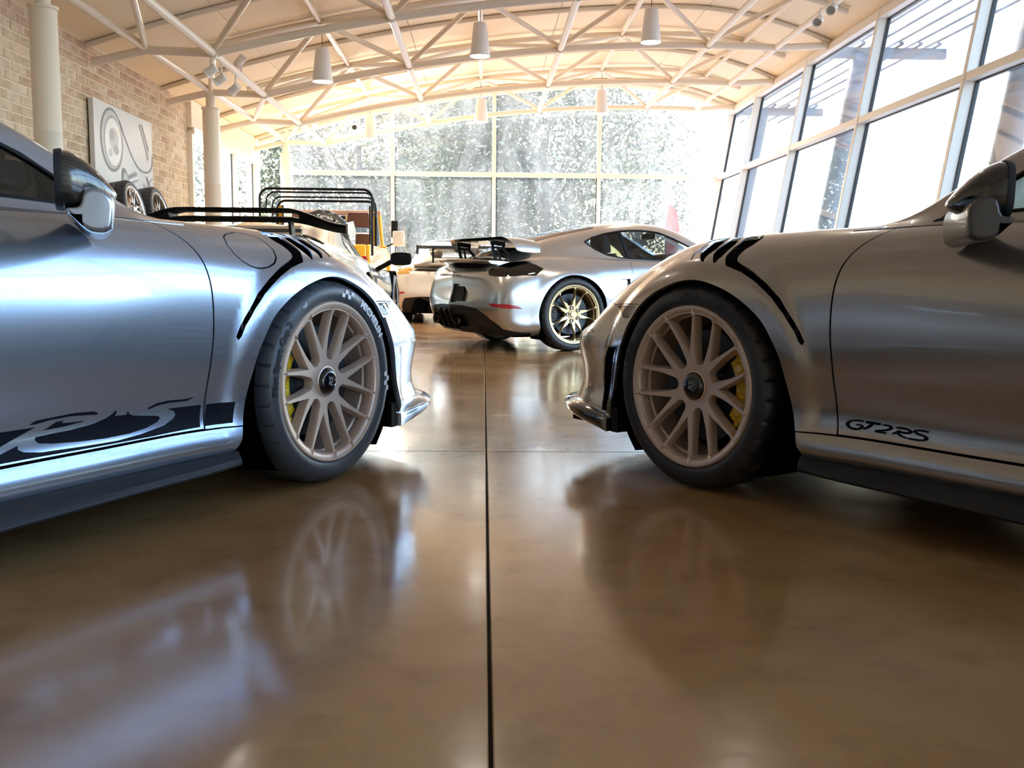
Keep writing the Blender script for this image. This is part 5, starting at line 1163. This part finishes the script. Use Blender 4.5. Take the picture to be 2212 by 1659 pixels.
# ---------------------------------------------------------------- picture and wheels at the brick wall
pic = empty('wall_picture', W2(XL+.012, 12.30, 2.13), YAW); tag(pic, 'large grey canvas print of a headlamp and bumper on the brick wall', 'picture')
CW, CHH = 1.94, 1.0
MB().box((.028, 0, 0), (.056, CW, CHH)).build('canvas', mat('canvas_grey', (.60, .60, .61), .6, mottle=(1.1, (.72, .71, .70), .3, .7)), pic, 0, bevel=.004)
def ink(name, c): return mat(name, c, .6)
K1, K2, K3, K4 = ink('print_dark', (.20, .20, .215)), ink('print_mid', (.36, .36, .38)), ink('print_light', (.78, .77, .75)), ink('print_pale', (.52, .52, .535))
def flat(poly, m, lay, nm='print'):
    """printed shape; picture x runs along the wall (0 left .. 1 right as seen), y up"""
    P = [(.0565+.0007*lay, -CW/2+x*CW, -CHH/2+y*CHH) for x, y in poly]; MB().add(P, [tuple(range(len(P)))]).build(nm, m, pic, 0)
def band(pts, w, m, lay): 
    p, n = stroke_poly(pts, .02); asp = CW/CHH; V = []
    for a, b in zip(p, n): V += [(.0565+.0007*lay, -CW/2+(a[0]+sgn*b[0]*w)*CW, -CHH/2+(a[1]+sgn*b[1]*w*asp)*CHH) for sgn in (1, -1)]
    MB().add(V, [(2*i, 2*i+1, 2*i+3, 2*i+2) for i in range(len(p)-1)]).build('print', m, pic, 0)
ell = lambda cx, cy, rx, ry, n=40, tilt=0: [(cx+rx*math.cos(t)*math.cos(tilt)-ry*math.sin(t)*math.sin(tilt), cy+rx*math.cos(t)*math.sin(tilt)+ry*math.sin(t)*math.cos(tilt)) for t in np.linspace(0, 2*PI, n, endpoint=False)]
flat(ell(.27, .60, .185, .37), K1, 1); flat(ell(.275, .605, .165, .335), K4, 2); flat(ell(.285, .585, .145, .30), K2, 3); flat(ell(.29, .58, .130, .275), K3, 4)
flat(ell(.30, .62, .075, .13), K4, 5); flat(ell(.27, .66, .04, .07), K2, 6); flat(ell(.33, .50, .045, .06), K2, 6); flat(ell(.24, .45, .03, .05), K4, 6)
band([(.40, .86), (.50, .66), (.62, .46), (.74, .35), (.88, .34), (.97, .42), (.99, .56)], .006, K1, 5)
band([(.76, .92), (.82, .78), (.88, .62), (.90, .50)], .018, K2, 5); band([(.80, .92), (.86, .78), (.92, .62)], .006, K1, 6)
flat([(.50, .235), (.66, .315), (.70, .20), (.54, .115)], K2, 5); band([(.52, .215), (.68, .285)], .006, K1, 6); band([(.53, .17), (.69, .24)], .008, K3, 6); flat(ell(.47, .16, .055, .155, 30, .12), K1, 6); flat(ell(.48, .14, .042, .12, 30, .12), K4, 7); flat(ell(.505, .06, .035, .085, 24, .1), K3, 8)
band([(.60, .02), (.74, .08), (.86, .16), (.98, .28)], .006, K2, 5); band([(.86, .28), (.92, .16), (.96, .02)], .012, K1, 6); band([(.80, .18), (.86, .09), (.92, .0)], .010, K2, 6)
rack = empty('wheel_rack', W2(-4.16, 12.2, 0), YAW); tag(rack, 'dark steel rack holding two wheels against the brick wall', 'rack')
MB().box((0, 0, 1.02), (.36, 1.9, .03)).build('shelf', M['dark_steel'], rack)
for y in (-.9, 0, .9):
    for x in (-.15, .15): MB().box((x, y, .505), (.035, .035, 1.01)).build('leg', M['dark_steel'], rack)
for by, lb, rm in ((11.72, 'chrome wheel with tire leaning on the rack, nearer of two', 'chrome'), (12.62, 'silver wheel with tire leaning on the rack, farther of two', 'steel')):
    t = empty('display_wheel', W2(-4.14, by, 1.415), YAW); tag(t, lb, 'wheel', 'wheels on the rack by the brick wall')
    w = wheel('wheel_assembly', t, (.06, 0, 0), PI/2, 'cay', rm, -1, 'caliper_black', None, .343)
    for ch in list(w.children):
        if ch.name.startswith(('brake', )): bpy.data.objects.remove(ch)
    w.rotation_euler = (0, 0, PI/2)
    t.rotation_euler = (0, -.20, YAW)
# ---------------------------------------------------------------- cars in their places
a = rs_coupe('sports_coupe', (-1.416, 3.709, 0), 1.104, -1, 'paint_L', False); tag(a, 'silver sports coupe, blue sky reflection painted in, with navy stripe lettering and round fuel flap', 'car')
b = rs_coupe('sports_coupe', (1.329, 3.779, 0), 2.190, 1, 'paint_R', True); tag(b, 'silver sports coupe, dim warm light painted in, with black model lettering on its door', 'car')
c = mid_coupe('sports_coupe', (.1645, 9.798, 0), .472, -1, 'paint_C', True); tag(c, 'silver coupe with gold wheels and body coloured rear wing', 'car')
d = mid_coupe('sports_coupe', (-.83, 14.42, 0), PI/2+.03, -1, 'paint_cream', False); tag(d, 'cream white coupe with amber tail lamps, seen from behind beyond the silver coupe', 'car')
e = wedge_car('supercar', W2(-1.94, 8.40), PI/2+YAW); tag(e, 'grey green wedge supercar with wide black rear wing', 'car')
g = off_roader('off_roader', W2(-2.45, 14.45), PI/2+YAW); tag(g, 'open yellow off-road vehicle with black roof hoops and spare wheel', 'car')

# ---------------------------------------------------------------- outside
tag(MB().box((0, 60, -.12), (260, 260, .1)).build('ground', M['asphalt'], None, 0), 'asphalt forecourt outside the showroom', None, None, 'structure')
for j, by in enumerate((21.4, 15.75, 10.55, 5.35)):
    cn = empty('sunshade_post', W2(0, 0, 0), YAW); tag(cn, 'leaning grey steel sunshade post outside the glass, ' + ('at the far corner', 'second from the far corner', 'behind the right mirror', 'out beside the right coupe')[j], 'post', 'sunshade posts')
    f = lambda a_, b_, h, by=by: (5.52+.17*(h-1.5)+a_, by+b_, h)
    MB().lathe([(.155, -.07), (.155, 4.2), (0, 4.21)], f, 28).build('post', M['dark_steel'], cn, 40)
    MB().box((6.35, by, 4.22), (1.9, .10, .16)).build('arm', M['dark_steel'], cn)
    for x in (5.9, 6.2, 6.5, 6.8, 7.1): MB().box((x, by, 4.33), (.07, .45, .05)).build('clip', M['dark_steel'], cn)
    MB().box((5.35, by, .35), (.42, .42, .9)).build('footing', M['concrete_out'], cn)
cn = empty('sunshade_louver', W2(0, 0, 0), YAW); tag(cn, 'row of thin steel sunshade bars running along outside the leaning glass', 'louver')
for x in (5.9, 6.2, 6.5, 6.8, 7.1): MB().tube((x, -5, 4.39), (x, 24, 4.39), .028, 8).build('bar', M['dark_steel'], cn)
def tree(bx, by, h, r, n, z0, label, seed, size=.17, sparse=1.0):
    t = empty('oak_tree', W2(bx, by, -.07), YAW); tag(t, label, 'tree', 'trees outside the far windows'); rg = np.random.default_rng(seed)
    mb = MB(); mb.path([(0, 0, 0), (.1, 0, h*.25), (0, .1, h*.55)], .22, 10, r1=.10)
    for i in range(9):
        a_ = rg.uniform(0, 2*PI); el = rg.uniform(.2, .8); L = r*rg.uniform(.6, .95); mb.path([(0, 0, h*rg.uniform(.2, .5)), (L*.5*math.cos(a_), L*.5*math.sin(a_), h*.45+L*.25*el), (L*math.cos(a_), L*math.sin(a_), h*.5+L*.5*el)], .07, 6, r1=.02)
    mb.build('trunk', M['bark'], t, 40)
    nc = 60; C = rg.normal(size=(nc, 3)); C /= np.linalg.norm(C, axis=1, keepdims=True); C *= rg.uniform(.35, 1, (nc, 1))**.6; C = C*[r, r, (h-z0)/2]+[0, 0, (h+z0)/2]
    k = rg.integers(0, nc, n); P = C[k]+rg.normal(size=(n, 3))*r*.17*sparse; P[:, 2] = np.maximum(P[:, 2], z0*.6)
    A = rg.normal(size=(n, 3)); A /= np.linalg.norm(A, axis=1, keepdims=True); Bv = np.cross(A, rg.normal(size=(n, 3))); Bv /= np.linalg.norm(Bv, axis=1, keepdims=True); s = size*rg.uniform(.6, 1.2, (n, 1))
    V = np.stack([P-A*s*.6, P+Bv*s*.3, P+A*s*.6, P-Bv*s*.3], 1).reshape(-1, 3); me = bpy.data.meshes.new('crown'); me.from_pydata(V.tolist(), [], np.arange(4*n).reshape(-1, 4).tolist())
    o = link('crown', me, M['leaf'], t); o['kind'] = 'stuff'
tree(1.9, 32, 9.3, 4.2, 27000, .6, 'dense oak tree behind the middle panes of the far window', 1)
tree(-5.6, 44.5, 11.5, 5.6, 27000, .5, 'dense oak tree behind the off-roader and far left panes', 2, .22)
tree(7.0, 45, 6.6, 2.7, 4200, .8, 'thin leafy tree at the edge of the sky in the far window', 3, .19, 1.3)
tree(-11.8, 31, 8.0, 3.3, 7000, .8, 'loose tree beyond the glazed opening past the brick wall', 4, .16, 1.2)
tree(-1.6, 60, 10.0, 6.5, 14000, .4, 'low broad tree farther off between the two oaks', 5, .28)
for bx, by, z, m, lb in ((5.0, 27, 2.4, 'red_flag', 'red feather flag outside the far window'), (3.55, 28, 2.0, 'paint_yellow', 'small yellow feather flag outside the far window')):
    t = empty('feather_flag', W2(bx, by, -.07), YAW); tag(t, lb, 'flag'); MB().tube((0, 0, 0), (0, 0, z+.35), .015, 6).build('pole', M['dark_steel'], t)
    MB().loft([[(x0, .002*s_, z_), (x1, .002*s_, z_)] for s_ in (1,) for x0, x1, z_ in ((.0, .22, z-1.7), (.0, .34, z-1.0), (.0, .38, z-.3), (.0, .30, z+.1), (.0, .08, z+.33))], False).build('cloth', M[m], t, 0)
for j, (z, x) in enumerate(((6.4, 24), (6.9, 24.4), (9.2, 25))):
    tag(MB().path([W2(x+.1*k, -20+k*12, z-.5*math.sin(PI*((k % 3)/3))) for k in range(9)], .025, 5).build('outside_power_line', M['cable'], None, 40), 'thin dark overhead power line outside, ' + ('lowest of three', 'middle of three', 'highest of three')[j], 'cable', 'overhead power lines')
